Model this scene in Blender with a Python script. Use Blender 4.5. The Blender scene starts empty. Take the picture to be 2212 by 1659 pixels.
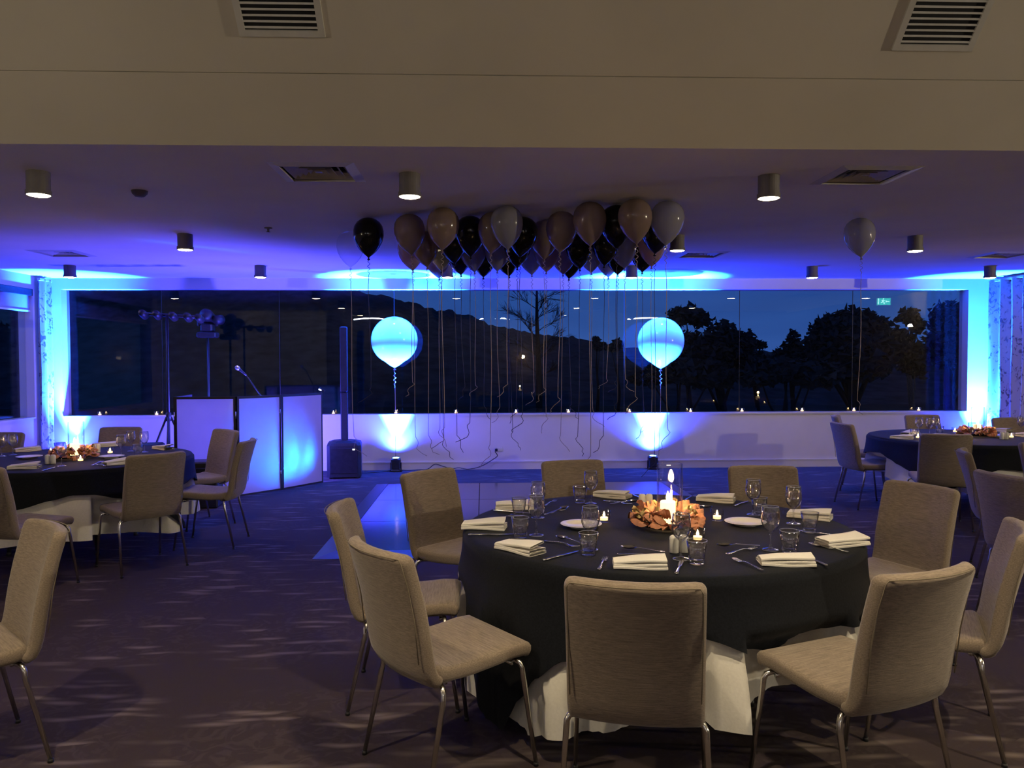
import bpy, math, random
from mathutils import Vector, Matrix, noise
C = bpy.context.scene.collection
SC = bpy.context.scene
PI = math.pi
rnd = random.Random(7)

# ------------------------------------------------------------------ camera
cam_d = bpy.data.cameras.new('camera')
cam = bpy.data.objects.new('camera', cam_d); C.objects.link(cam); SC.camera = cam
cam_d.sensor_fit = 'HORIZONTAL'; cam_d.sensor_width = 36.0
cam_d.lens = 1701.0 / 2212.0 * 36.0
cam_d.clip_start = 0.05; cam_d.clip_end = 2000
_p, _y, _r = 0.0290, 0.03662, -0.0032
_f = Vector((math.sin(_y)*math.cos(_p), math.cos(_y)*math.cos(_p), -math.sin(_p)))
_rt = Vector((math.cos(_y), -math.sin(_y), 0)); _up = _rt.cross(_f)
_r2 = _rt*math.cos(_r) + _up*math.sin(_r); _u2 = _up*math.cos(_r) - _rt*math.sin(_r)
M_ = Matrix((_r2, _u2, -_f)).transposed().to_4x4(); M_.translation = Vector((0, 0, 1.565))
cam.matrix_world = M_

# ------------------------------------------------------------------ render look
SC.view_settings.view_transform = 'Standard'
SC.view_settings.look = 'None'
SC.view_settings.gamma = 1.0
SC.view_settings.use_curve_mapping = False
SC.view_settings.exposure = 0.0
SC.cycles.use_denoising = True
SC.cycles.max_bounces = 12
SC.cycles.transparent_max_bounces = 24
SC.cycles.caustics_reflective = False
SC.cycles.caustics_refractive = False
SC.cycles.sample_clamp_indirect = 4.0

# ------------------------------------------------------------------ sky: deep blue dusk
W = bpy.data.worlds.new('dusk_sky'); SC.world = W; W.use_nodes = True
nt = W.node_tree; nt.nodes.clear()
o_ = nt.nodes.new('ShaderNodeOutputWorld'); b_ = nt.nodes.new('ShaderNodeBackground')
tc = nt.nodes.new('ShaderNodeTexCoord'); sp = nt.nodes.new('ShaderNodeSeparateXYZ')
mr = nt.nodes.new('ShaderNodeMapRange'); cr = nt.nodes.new('ShaderNodeValToRGB')
mp = nt.nodes.new('ShaderNodeMapping'); mp.inputs['Scale'].default_value = (3, 3, 16)
nz = nt.nodes.new('ShaderNodeTexNoise'); nz.inputs['Scale'].default_value = 1.6; nz.inputs['Detail'].default_value = 5
mx = nt.nodes.new('ShaderNodeMixRGB'); mx.blend_type = 'MULTIPLY'; mx.inputs[0].default_value = 0.55
c2 = nt.nodes.new('ShaderNodeValToRGB')
L = nt.links.new
L(tc.outputs['Generated'], sp.inputs[0]); L(sp.outputs['Z'], mr.inputs['Value'])
mr.inputs['From Min'].default_value = -0.02; mr.inputs['From Max'].default_value = 0.5
e = cr.color_ramp.elements
e[0].position = 0.0; e[0].color = (0.034, 0.098, 0.34, 1)
e[1].position = 1.0; e[1].color = (0.006, 0.020, 0.085, 1)
x = e.new(0.22); x.color = (0.018, 0.064, 0.25, 1)
e2 = c2.color_ramp.elements; e2[0].position = .35; e2[0].color = (.55, .6, .7, 1); e2[1].position = .7; e2[1].color = (1, 1, 1, 1)
L(mr.outputs[0], cr.inputs[0]); L(tc.outputs['Generated'], mp.inputs[0]); L(mp.outputs[0], nz.inputs['Vector'])
L(nz.outputs['Fac'], c2.inputs[0]); L(cr.outputs[0], mx.inputs[1]); L(c2.outputs[0], mx.inputs[2])
L(mx.outputs[0], b_.inputs['Color']); b_.inputs['Strength'].default_value = 1.25
L(b_.outputs[0], o_.inputs['Surface'])

# ------------------------------------------------------------------ light helpers and levels
P_DOWN = 36.0        # each warm ceiling downlight
P_NEAR = 240.0        # downlights of the raised ceiling over the viewer
P_WASH = 62000.0       # blue floor washes
P_BOOTH = 1900.0       # blue washes inside the booth
P_UP = 310.0        # unseen uplighters added to brighten the sloping ceiling
WARM = (1.0, 0.72, 0.52)
BLUE = (0.007, 0.082, 1.0)      # core of a wash
VIOLET = (0.010, 0.030, 1.0)   # its wide spill
def lamp(name, kind, loc, power, color, aim=None, size=1.2, blend=0.5, radius=0.04):
    d = bpy.data.lights.new(name, kind); d.energy = power; d.color = color
    if kind in ('SPOT', 'POINT'): d.shadow_soft_size = radius
    if kind == 'SPOT': d.spot_size = size; d.spot_blend = blend
    o = bpy.data.objects.new(name, d); C.objects.link(o); o.location = loc
    if aim is not None:
        o.rotation_euler = (Vector(aim) - Vector(loc)).to_track_quat('-Z', 'Y').to_euler()
    return o

# ------------------------------------------------------------------ materials
MATS = {}
def mat(name, col, rough=0.6, metal=0.0, var=0.12, scale=20.0, bump=0.0, spec=0.5, emit=None, estr=0.0, trans=0.0, ior=1.45, stretch=None, sheen=0.0):
    m = bpy.data.materials.new(name); m.use_nodes = True; MATS[name] = m
    n = m.node_tree; bs = n.nodes['Principled BSDF']; l = n.links.new
    t = n.nodes.new('ShaderNodeTexCoord'); mp = n.nodes.new('ShaderNodeMapping')
    if stretch: mp.inputs['Scale'].default_value = stretch
    nz = n.nodes.new('ShaderNodeTexNoise'); nz.inputs['Scale'].default_value = scale; nz.inputs['Detail'].default_value = 4
    cr = n.nodes.new('ShaderNodeValToRGB')
    a = [max(0, c*(1-var)) for c in col]; b = [min(1, c*(1+var)) for c in col]
    cr.color_ramp.elements[0].color = (*a, 1); cr.color_ramp.elements[1].color = (*b, 1)
    cr.color_ramp.elements[0].position = 0.3; cr.color_ramp.elements[1].position = 0.7
    l(t.outputs['Object'], mp.inputs[0]); l(mp.outputs[0], nz.inputs['Vector']); l(nz.outputs['Fac'], cr.inputs[0])
    l(cr.outputs[0], bs.inputs['Base Color'])
    bs.inputs['Roughness'].default_value = rough; bs.inputs['Metallic'].default_value = metal
    bs.inputs['Specular IOR Level'].default_value = spec; bs.inputs['IOR'].default_value = ior
    bs.inputs['Transmission Weight'].default_value = trans
    if sheen: bs.inputs['Sheen Weight'].default_value = sheen
    if emit:
        bs.inputs['Emission Color'].default_value = (*emit, 1); bs.inputs['Emission Strength'].default_value = estr
    if bump:
        bp = n.nodes.new('ShaderNodeBump'); bp.inputs['Strength'].default_value = bump; bp.inputs['Distance'].default_value = 0.004
        l(nz.outputs['Fac'], bp.inputs['Height']); l(bp.outputs[0], bs.inputs['Normal'])
    return m
def thin_glass(name, tint=(1, 1, 1), ior=1.5, rough=0.0, boost=1.0):
    m = bpy.data.materials.new(name); m.use_nodes = True; MATS[name] = m
    n = m.node_tree; n.nodes.clear(); l = n.links.new
    o = n.nodes.new('ShaderNodeOutputMaterial'); mx = n.nodes.new('ShaderNodeMixShader')
    tr = n.nodes.new('ShaderNodeBsdfTransparent'); gl = n.nodes.new('ShaderNodeBsdfGlossy'); fr = n.nodes.new('ShaderNodeFresnel')
    tr.inputs['Color'].default_value = (*tint, 1); gl.inputs['Roughness'].default_value = rough
    ge = n.nodes.new('ShaderNodeNewGeometry'); io = n.nodes.new('ShaderNodeMapRange')
    io.inputs['To Min'].default_value = ior; io.inputs['To Max'].default_value = 1/ior      # same reflectance from both sides of a face
    l(ge.outputs['Backfacing'], io.inputs['Value']); l(io.outputs[0], fr.inputs['IOR'])
    mul = n.nodes.new('ShaderNodeMath'); mul.operation = 'MULTIPLY'; mul.use_clamp = True; mul.inputs[1].default_value = boost
    l(fr.outputs[0], mul.inputs[0]); l(mul.outputs[0], mx.inputs[0]); l(tr.outputs[0], mx.inputs[1]); l(gl.outputs[0], mx.inputs[2]); l(mx.outputs[0], o.inputs['Surface'])
    return m
def rubber(name, col, diff, trl, clear, gloss=0.06):
    """balloon latex: diffuse + translucent + clear, with a soft gloss"""
    m = bpy.data.materials.new(name); m.use_nodes = True; MATS[name] = m
    n = m.node_tree; n.nodes.clear(); l = n.links.new
    o = n.nodes.new('ShaderNodeOutputMaterial')
    t = n.nodes.new('ShaderNodeTexCoord'); nz = n.nodes.new('ShaderNodeTexNoise'); nz.inputs['Scale'].default_value = 6
    cr = n.nodes.new('ShaderNodeValToRGB'); cr.color_ramp.elements[0].color = (*[c*.9 for c in col], 1); cr.color_ramp.elements[1].color = (*col, 1)
    l(t.outputs['Object'], nz.inputs['Vector']); l(nz.outputs['Fac'], cr.inputs[0])
    d = n.nodes.new('ShaderNodeBsdfDiffuse'); tl = n.nodes.new('ShaderNodeBsdfTranslucent'); tr = n.nodes.new('ShaderNodeBsdfTransparent')
    gl = n.nodes.new('ShaderNodeBsdfGlossy'); gl.inputs['Roughness'].default_value = 0.12
    l(cr.outputs[0], d.inputs['Color']); l(cr.outputs[0], tl.inputs['Color']); tr.inputs['Color'].default_value = (*[min(1, .25+c*.75) for c in col], 1)
    a = n.nodes.new('ShaderNodeMixShader'); a.inputs[0].default_value = trl/(diff+trl); l(d.outputs[0], a.inputs[1]); l(tl.outputs[0], a.inputs[2])
    b = n.nodes.new('ShaderNodeMixShader'); b.inputs[0].default_value = clear; l(a.outputs[0], b.inputs[1]); l(tr.outputs[0], b.inputs[2])
    fr = n.nodes.new('ShaderNodeFresnel'); ge = n.nodes.new('ShaderNodeNewGeometry'); io = n.nodes.new('ShaderNodeMapRange')
    io.inputs['To Min'].default_value = 1.4; io.inputs['To Max'].default_value = 1/1.4; l(ge.outputs['Backfacing'], io.inputs['Value']); l(io.outputs[0], fr.inputs['IOR'])
    c = n.nodes.new('ShaderNodeMixShader'); l(fr.outputs[0], c.inputs[0]); l(b.outputs[0], c.inputs[1]); l(gl.outputs[0], c.inputs[2])
    l(c.outputs[0], o.inputs['Surface'])
    return m

mat('wall_paint', (.74, .70, .68), .85, var=.03, scale=3)
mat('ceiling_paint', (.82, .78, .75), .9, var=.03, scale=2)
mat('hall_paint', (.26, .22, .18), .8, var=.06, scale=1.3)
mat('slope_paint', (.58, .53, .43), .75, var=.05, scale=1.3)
mat('trim_paint', (.72, .69, .66), .5, var=.03, scale=4)
mat('dark_metal', (.02, .02, .022), .45, .4, var=.2)
mat('black_plastic', (.012, .012, .014), .5, var=.25, scale=40)
mat('black_cloth', (.0072, .0085, .0125), .9, var=.3, scale=120, bump=.15, spec=.15, sheen=.04)
mat('white_cloth', (.70, .68, .62), .9, var=.04, scale=90, bump=.1)
mat('napkin_cloth', (.80, .77, .70), .9, var=.03, scale=150, bump=.1)
mat('chrome', (.72, .70, .66), .22, 1.0, var=.06)
mat('cutlery_steel', (.62, .60, .58), .16, 1.0, var=.06)
mat('china', (.78, .76, .70), .15, var=.03)
mat('ceramic_shaker', (.74, .72, .66), .3, var=.03)
mat('candle_wax', (.9, .78, .55), .5, var=.03, emit=(1.0, .62, .28), estr=3.2)
mat('flame', (1, .8, .5), .5, emit=(1.0, .62, .25), estr=60)
mat('tealight_wax', (.85, .78, .65), .5, emit=(1.0, .55, .2), estr=3.0)
mat('lamp_disc', (1, .95, .85), .5, emit=(1.0, .80, .48), estr=70)
mat('lamp_body', (.13, .115, .11), .6, var=.08)
mat('grille', (.55, .53, .48), .5, var=.05)
mat('duct_dark', (.01, .01, .012), .9)
mat('fabric_piping', (.20, .165, .115), .85, var=.1)
mat('gold_leaf', (.62, .46, .20), .35, .3, var=.2)
mat('green_leaf', (.10, .10, .04), .6, var=.3)
mat('dance_vinyl', (.045, .04, .05), .13, var=.12, scale=8, spec=.7)
mat('ramp_metal', (.035, .035, .045), .38, .2, var=.1)
mat('cable_rubber', (.008, .008, .01), .5)
mat('socket_plastic', (.75, .73, .72), .35, var=.02)
mat('bark', (.03, .026, .022), .9, var=.3)
mat('pale_bark', (.22, .20, .18), .9, var=.3)
mat('leaves_dark', (.038, .056, .066), .8, var=.4, scale=3)  # leaf colours lifted towards blue to carry the flare veil
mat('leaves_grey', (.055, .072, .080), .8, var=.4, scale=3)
mat('hill_scrub', (.045, .065, .085), .95, var=.5, scale=.4)  # blue haze over the hill is put into its colour
mat('outside_ground', (.02, .024, .02), .95, var=.5, scale=.3)
mat('blue_lens', (.2, .5, 1), .3, emit=(.16, .50, 1.0), estr=9)
mat('white_led', (1, 1, 1), .3, emit=(.8, .9, 1.0), estr=6)
mat('exit_green', (.0, .3, .12), .4, emit=(.05, .75, .45), estr=10)
mat('exit_white', (.8, .9, .85), .4, emit=(.5, 1.0, .85), estr=16)
mat('sconce_glow', (1, .8, .5), .4, emit=(1.0, .72, .38), estr=60)
mat('linear_glow', (1, .95, .9), .4, emit=(.9, .92, 1.0), estr=90)
mat('mic_grille', (.55, .55, .6), .35, .8, var=.1, scale=200)
mat('roller_blind', (.30, .28, .30), .8, var=.04)
mat('ribbon_gold', (.36, .29, .27), .4, .1, var=.1)
mat('ribbon_black', (.012, .010, .012), .4, var=.1)
thin_glass('window_glass', (.93, .95, .97), 1.45, 0.0, 1.0)
thin_glass('vase_glass', (.96, .97, .98), 1.45, 0.02, 1.3)
thin_glass('glassware', (.99, .99, .99), 1.7, 0.045, 2.5)
rubber('rim_highlight', (.75, .76, .80), .5, .5, .45)  # milky pale rings that paint highlights on glass edges
rubber('latex_gold', (.31, .22, .18), .6, .4, .10)
rubber('latex_rose', (.46, .31, .30), .5, .5, .15)
rubber('latex_pearl', (.40, .38, .42), .55, .45, .22)
rubber('latex_black', (.010, .009, .012), .8, .2, .02)
rubber('latex_clear', (.9, .9, .95), .3, .3, .93)
rubber('latex_white', (.90, .90, .92), .35, .65, .34)
rubber('booth_fabric', (.70, .68, .72), .5, .5, .02)

def fabric():
    m = bpy.data.materials.new('chair_fabric'); m.use_nodes = True; MATS['chair_fabric'] = m
    n = m.node_tree; bs = n.nodes['Principled BSDF']; l = n.links.new
    t = n.nodes.new('ShaderNodeTexCoord')
    def nzs(sc, stretch, det=3):
        mp = n.nodes.new('ShaderNodeMapping'); mp.inputs['Scale'].default_value = stretch
        z = n.nodes.new('ShaderNodeTexNoise'); z.inputs['Scale'].default_value = sc; z.inputs['Detail'].default_value = det
        l(t.outputs['Object'], mp.inputs[0]); l(mp.outputs[0], z.inputs['Vector']); return z
    a = nzs(14, (1, 12, 22)); b = nzs(160, (1, .6, 3)); 
    ad = n.nodes.new('ShaderNodeMath'); ad.operation = 'ADD'; l(a.outputs['Fac'], ad.inputs[0])
    ml = n.nodes.new('ShaderNodeMath'); ml.operation = 'MULTIPLY'; ml.inputs[1].default_value = .45; l(b.outputs['Fac'], ml.inputs[0]); l(ml.outputs[0], ad.inputs[1])
    cr = n.nodes.new('ShaderNodeValToRGB'); el = cr.color_ramp.elements
    el[0].position = .5; el[0].color = (.160, .125, .096, 1); el[1].position = .95; el[1].color = (.285, .228, .172, 1)
    l(ad.outputs[0], cr.inputs[0]); l(cr.outputs[0], bs.inputs['Base Color'])
    bs.inputs['Roughness'].default_value = .9; bs.inputs['Specular IOR Level'].default_value = .2; bs.inputs['Sheen Weight'].default_value = .2
    bp = n.nodes.new('ShaderNodeBump'); bp.inputs['Strength'].default_value = .25; bp.inputs['Distance'].default_value = .002
    l(ad.outputs[0], bp.inputs['Height']); l(bp.outputs[0], bs.inputs['Normal'])
fabric()

def carpet():
    m = bpy.data.materials.new('carpet'); m.use_nodes = True; MATS['carpet'] = m
    n = m.node_tree; bs = n.nodes['Principled BSDF']; l = n.links.new
    t = n.nodes.new('ShaderNodeTexCoord')
    def math_(op, a, b=None, clamp=False):
        q = n.nodes.new('ShaderNodeMath'); q.operation = op; q.use_clamp = clamp
        for i, v in enumerate((a, b)):
            if v is None: continue
            if isinstance(v, (int, float)): q.inputs[i].default_value = v
            else: l(v, q.inputs[i])
        return q.outputs[0]
    wv = n.nodes.new('ShaderNodeTexNoise'); wv.inputs['Scale'].default_value = 2.2; wv.inputs['Detail'].default_value = 2
    l(t.outputs['Object'], wv.inputs['Vector'])
    warp = n.nodes.new('ShaderNodeMixRGB'); warp.blend_type = 'ADD'; warp.inputs[0].default_value = .12
    l(t.outputs['Object'], warp.inputs[1]); l(wv.outputs['Color'], warp.inputs[2])
    def petals(rot, sc, thr, seed):
        mp = n.nodes.new('ShaderNodeMapping'); mp.inputs['Rotation'].default_value = (0, 0, rot); mp.inputs['Scale'].default_value = sc; mp.inputs['Location'].default_value = (seed, seed*1.7, 0)
        v = n.nodes.new('ShaderNodeTexVoronoi'); v.voronoi_dimensions = '2D'; v.inputs['Scale'].default_value = 1.0; v.inputs['Randomness'].default_value = .9
        l(warp.outputs[0], mp.inputs[0]); l(mp.outputs[0], v.inputs['Vector'])
        mr = n.nodes.new('ShaderNodeMapRange'); mr.inputs['From Min'].default_value = thr; mr.inputs['From Max'].default_value = thr*.12
        l(v.outputs['Distance'], mr.inputs['Value'])
        # only some of the cells carry a stroke
        s = n.nodes.new('ShaderNodeSeparateXYZ'); l(v.outputs['Color'], s.inputs[0])
        g = math_('GREATER_THAN', s.outputs[0], .76)
        return math_('MULTIPLY', mr.outputs[0], g, True)
    a = petals(.35, (2.3, 13, 1), .36, 1.3); b = petals(-.5, (2.2, 12, 1), .34, 4.1); c = petals(1.4, (2.6, 12, 1), .32, 7.7)
    # motif clusters repeat about every 1.1 m
    cl = n.nodes.new('ShaderNodeTexVoronoi'); cl.voronoi_dimensions = '2D'; cl.inputs['Scale'].default_value = .95; cl.inputs['Randomness'].default_value = .35
    l(t.outputs['Object'], cl.inputs['Vector'])
    mr = n.nodes.new('ShaderNodeMapRange'); mr.inputs['From Min'].default_value = .58; mr.inputs['From Max'].default_value = .34
    l(cl.outputs['Distance'], mr.inputs['Value'])
    st = math_('MULTIPLY', math_('MAXIMUM', math_('MAXIMUM', a, b), c), mr.outputs[0], True)
    fz = n.nodes.new('ShaderNodeTexNoise'); fz.inputs['Scale'].default_value = 9; fz.inputs['Detail'].default_value = 1; fz.inputs['Distortion'].default_value = 2.5
    l(t.outputs['Object'], fz.inputs['Vector'])
    m2 = n.nodes.new('ShaderNodeMapRange'); m2.inputs['From Min'].default_value = .5; m2.inputs['From Max'].default_value = .62; l(fz.outputs['Fac'], m2.inputs['Value'])
    fl = math_('MULTIPLY', math_('MULTIPLY', m2.outputs[0], mr.outputs[0], True), .12)
    tot = math_('MAXIMUM', st, fl)
    pile = n.nodes.new('ShaderNodeTexNoise'); pile.inputs['Scale'].default_value = 420; pile.inputs['Detail'].default_value = 2; l(t.outputs['Object'], pile.inputs['Vector'])
    mix = n.nodes.new('ShaderNodeMixRGB'); mix.inputs[1].default_value = (.062, .046, .046, 1); mix.inputs[2].default_value = (.215, .175, .155, 1); l(tot, mix.inputs[0])
    mu = n.nodes.new('ShaderNodeMixRGB'); mu.blend_type = 'MULTIPLY'; mu.inputs[0].default_value = .5; l(mix.outputs[0], mu.inputs[1]); l(pile.outputs['Color'], mu.inputs[2])
    l(mu.outputs[0], bs.inputs['Base Color']); bs.inputs['Roughness'].default_value = .95; bs.inputs['Specular IOR Level'].default_value = .1
    bp = n.nodes.new('ShaderNodeBump'); bp.inputs['Strength'].default_value = .4; bp.inputs['Distance'].default_value = .004; l(pile.outputs['Fac'], bp.inputs['Height']); l(bp.outputs[0], bs.inputs['Normal'])
carpet()

def curtain_mat():
    m = bpy.data.materials.new('curtain_print'); m.use_nodes = True; MATS['curtain_print'] = m
    n = m.node_tree; bs = n.nodes['Principled BSDF']; l = n.links.new
    t = n.nodes.new('ShaderNodeTexCoord'); mp = n.nodes.new('ShaderNodeMapping'); mp.inputs['Scale'].default_value = (1, 1, .7)
    l(t.outputs['Object'], mp.inputs[0])
    v = n.nodes.new('ShaderNodeTexNoise'); v.inputs['Scale'].default_value = 16; v.inputs['Detail'].default_value = 2; v.inputs['Distortion'].default_value = 1.5; l(mp.outputs[0], v.inputs['Vector'])
    w = n.nodes.new('ShaderNodeTexNoise'); w.inputs['Scale'].default_value = 7; l(mp.outputs[0], w.inputs['Vector'])
    a = n.nodes.new('ShaderNodeMapRange'); a.inputs['From Min'].default_value = .52; a.inputs['From Max'].default_value = .6; l(v.outputs['Fac'], a.inputs['Value'])
    b = n.nodes.new('ShaderNodeMapRange'); b.inputs['From Min'].default_value = .42; b.inputs['From Max'].default_value = .5; l(w.outputs['Fac'], b.inputs['Value'])
    q = n.nodes.new('ShaderNodeMath'); q.operation = 'MULTIPLY'; l(a.outputs[0], q.inputs[0]); l(b.outputs[0], q.inputs[1])
    mix = n.nodes.new('ShaderNodeMixRGB'); mix.inputs[1].default_value = (.55, .52, .50, 1); mix.inputs[2].default_value = (.16, .13, .13, 1); l(q.outputs[0], mix.inputs[0])
    l(mix.outputs[0], bs.inputs['Base Color']); bs.inputs['Roughness'].default_value = .9
curtain_mat()
def leafmat():
    m = mat('silk_leaf', (.60, .26, .14), .55, var=.35, scale=14)
leafmat()

# ------------------------------------------------------------------ mesh helpers
class MB:
    def __init__(s): s.v = []; s.f = []; s.sm = []
    def add(s, vs, fs, smooth=False, M=None):
        k = len(s.v)
        s.v += [tuple(M @ Vector(p)) if M else tuple(p) for p in vs]
        s.f += [tuple(i+k for i in f) for f in fs]; s.sm += [smooth]*len(fs); return s
    def box(s, a, b, M=None, bev=0.0):
        (x0, y0, z0), (x1, y1, z1) = a, b
        if not bev:
            vs = [(x0,y0,z0),(x1,y0,z0),(x1,y1,z0),(x0,y1,z0),(x0,y0,z1),(x1,y0,z1),(x1,y1,z1),(x0,y1,z1)]
            return s.add(vs, [(0,3,2,1),(4,5,6,7),(0,1,5,4),(1,2,6,5),(2,3,7,6),(3,0,4,7)], False, M)
        vs = []; c = bev
        for z, k in ((z0, c), (z0+c, 0), (z1-c, 0), (z1, c)):
            X0, X1, Y0, Y1 = x0+k, x1-k, y0+k, y1-k
            vs += [(X0+c,Y0,z),(X1-c,Y0,z),(X1,Y0+c,z),(X1,Y1-c,z),(X1-c,Y1,z),(X0+c,Y1,z),(X0,Y1-c,z),(X0,Y0+c,z)]
        fs = [tuple(range(7, -1, -1)), tuple(range(24, 32))]
        for r in range(3):
            for i in range(8):
                j = (i+1) % 8; fs.append((r*8+i, r*8+j, r*8+8+j, r*8+8+i))
        return s.add(vs, fs, False, M)
    def grid(s, fn, nu, nv, cu=False, cv=False, smooth=True, M=None, caps=False):
        vs = [fn(i/(nu if cu else nu-1), j/(nv if cv else nv-1)) for j in range(nv) for i in range(nu)]
        fs = []
        for j in range(nv if cv else nv-1):
            for i in range(nu if cu else nu-1):
                i2 = (i+1) % nu; j2 = (j+1) % nv
                fs.append((j*nu+i, j*nu+i2, j2*nu+i2, j2*nu+i))
        if caps: fs += [tuple(range(nu-1, -1, -1)), tuple((nv-1)*nu+i for i in range(nu))]
        return s.add(vs, fs, smooth, M)
    def lathe(s, prof, n=24, M=None, smooth=True, cap0=False, cap1=False):
        def fn(u, v):
            r, z = prof[round(v*(len(prof)-1))]
            return (r*math.cos(2*PI*u), r*math.sin(2*PI*u), z)
        k = len(s.v); s.grid(fn, n, len(prof), cu=True, smooth=smooth, M=M)
        if cap0: s.f.append(tuple(k+i for i in range(n-1, -1, -1))); s.sm.append(False)
        if cap1: s.f.append(tuple(k+(len(prof)-1)*n+i for i in range(n))); s.sm.append(False)
        return s
    def tube(s, pts, r, n=8, caps=True, M=None, smooth=True):
        P = [Vector(p) for p in pts]; rr = r if isinstance(r, (list, tuple)) else [r]*len(P)
        k = len(s.v); vs = []; ref = None
        for i, p in enumerate(P):
            t = (P[min(i+1, len(P)-1)]-P[max(i-1, 0)])
            t = t.normalized() if t.length > 1e-9 else Vector((0, 0, 1))
            if ref is None:
                ref = Vector((0, 0, 1)) if abs(t.z) < .9 else Vector((1, 0, 0))
            a = ref - t*ref.dot(t)
            if a.length < 1e-6: a = t.orthogonal()
            a.normalize(); ref = a; b = t.cross(a)
            for q in range(n):
                an = 2*PI*q/n; vs.append(p + (a*math.cos(an)+b*math.sin(an))*rr[i])
        fs = []
        for i in range(len(P)-1):
            for q in range(n):
                q2 = (q+1) % n; fs.append((i*n+q, i*n+q2, (i+1)*n+q2, (i+1)*n+q))
        if caps: fs += [tuple(range(n-1, -1, -1)), tuple((len(P)-1)*n+q for q in range(n))]
        return s.add(vs, fs, smooth, M)
    def cyl(s, p0, p1, r0, r1=None, n=16, smooth=True, M=None):
        return s.tube([p0, p1], [r0, r0 if r1 is None else r1], n, True, M, smooth)
    def mesh(s, name, m):
        me = bpy.data.meshes.new(name); me.from_pydata(s.v, [], s.f); me.update()
        me.polygons.foreach_set('use_smooth', s.sm)
        for x in (m if isinstance(m, (list, tuple)) else [m]): me.materials.append(MATS[x])
        return me
    def build(s, name, m, parent=None, loc=None):
        o = bpy.data.objects.new(name, s.mesh(name, m)); C.objects.link(o)
        if parent: o.parent = parent
        if loc: o.location = loc
        return o
def T(x=0, y=0, z=0, rz=0, rx=0, ry=0, s=1):
    return Matrix.Translation((x, y, z)) @ Matrix.Rotation(rz, 4, 'Z') @ Matrix.Rotation(ry, 4, 'Y') @ Matrix.Rotation(rx, 4, 'X') @ Matrix.Scale(s, 4)
def tag(o, label, cat, group=None, kind=None):
    o['label'] = label; o['category'] = cat
    if group: o['group'] = group
    if kind: o['kind'] = kind
    return o
def struct(o): o['kind'] = 'structure'; return o
def thing(name, label, cat, loc=(0, 0, 0), rz=0, group=None):
    o = bpy.data.objects.new(name, None); C.objects.link(o); o.empty_display_size = .1
    o.location = loc; o.rotation_euler = (0, 0, rz)
    return tag(o, label, cat, group)
def dup(root, loc, rz, label, group=None, name=None):
    r = root.copy(); C.objects.link(r); r.location = loc; r.rotation_euler = (0, 0, rz); r['label'] = label
    if name: r.name = name
    if group: r['group'] = group
    for ch in list(root.children):
        c = ch.copy(); C.objects.link(c); c.parent = r
        for g in list(ch.children):
            d = g.copy(); C.objects.link(d); d.parent = c
    return r
def smoothstep(a, b, x):
    t = min(1, max(0, (x-a)/(b-a))); return t*t*(3-2*t)
# ================================================================== SETTING
ZC, ZU = 2.756, 3.50           # low and raised ceiling
YW = 11.377                    # room face of the window wall
XL, XR = -6.15, 7.50
X0, X1, Y0 = -6.35, 12.0, -8.2
struct(MB().box((X0, Y0, -.12), (X1, YW+.25, 0)).build('floor', 'carpet'))
XF = 7.62
VENTS = [(-1.03, 5.04), (2.47, 5.04), (-4.58, 8.79), (2.45, 8.79), (5.9, 8.79)]; VH = .20
cm = MB(); ys = 4.42
for vy in (5.04, 8.79):
    cm.box((X0, ys, ZC), (XF, vy-VH, ZC+.12)); xs_ = X0
    for vx in [q[0] for q in VENTS if q[1] == vy]:
        cm.box((xs_, vy-VH, ZC), (vx-VH, vy+VH, ZC+.12)); xs_ = vx+VH
    cm.box((xs_, vy-VH, ZC), (XF, vy+VH, ZC+.12)); ys = vy+VH
cm.box((X0, ys, ZC), (XF, YW+.25, ZC+.12))
struct(cm.build('ceiling', 'ceiling_paint'))
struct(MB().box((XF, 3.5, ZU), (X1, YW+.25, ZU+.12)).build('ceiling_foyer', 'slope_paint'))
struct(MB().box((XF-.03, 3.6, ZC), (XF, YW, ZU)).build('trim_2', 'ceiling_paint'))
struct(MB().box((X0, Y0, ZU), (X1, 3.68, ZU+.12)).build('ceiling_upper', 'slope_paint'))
def slope(z0, z1):
    y0, y1 = 4.42-(z0-ZC), 4.42-(z1-ZC); d = .085
    vs = [(x, y, z) for x in (X0, XF-.03) for (y, z) in ((y0, z0), (y1, z1), (y1+d, z1+d), (y0+d, z0+d))]
    return MB().add(vs, [(0,1,2,3), (7,6,5,4), (0,4,5,1), (1,5,6,2), (2,6,7,3), (3,7,4,0)])
sl = struct(bpy.data.objects.new('ceiling_slope', None)); C.objects.link(sl)
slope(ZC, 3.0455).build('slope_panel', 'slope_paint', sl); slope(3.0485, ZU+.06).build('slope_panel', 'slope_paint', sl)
w = MB().box((X0, YW, 0), (X1, YW+.22, .785)).box((X0, YW, 2.60), (X1, YW+.22, ZU))
w.box((X0, YW, .785), (-5.95, YW+.22, 2.60)).box((7.15, YW, .785), (X1, YW+.22, 2.60))
struct(w.build('wall_back', 'wall_paint'))
struct(MB().box((-5.95, YW-.02, .785), (7.15, YW+.2, .806)).build('trim_1', 'trim_paint'))      # window ledge
b = MB().box((XL, YW-.018, 0), (XR, YW, .10)).box((XL, YW-.024, .10), (XR, YW, .118))
struct(b.build('baseboard_back', 'trim_paint'))
w = MB().box((X0, Y0, 0), (XL, 8.2, ZU)).box((X0, 8.2, 0), (XL, 11.03, .80)).box((X0, 8.2, 2.57), (XL, 11.03, ZC)).box((X0, 11.03, 0), (XL, YW, ZC))
struct(w.build('wall_left', 'wall_paint'))
struct(MB().box((XL, 8.0, 0), (XL+.018, YW, .11)).build('baseboard_left', 'trim_paint'))
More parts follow.
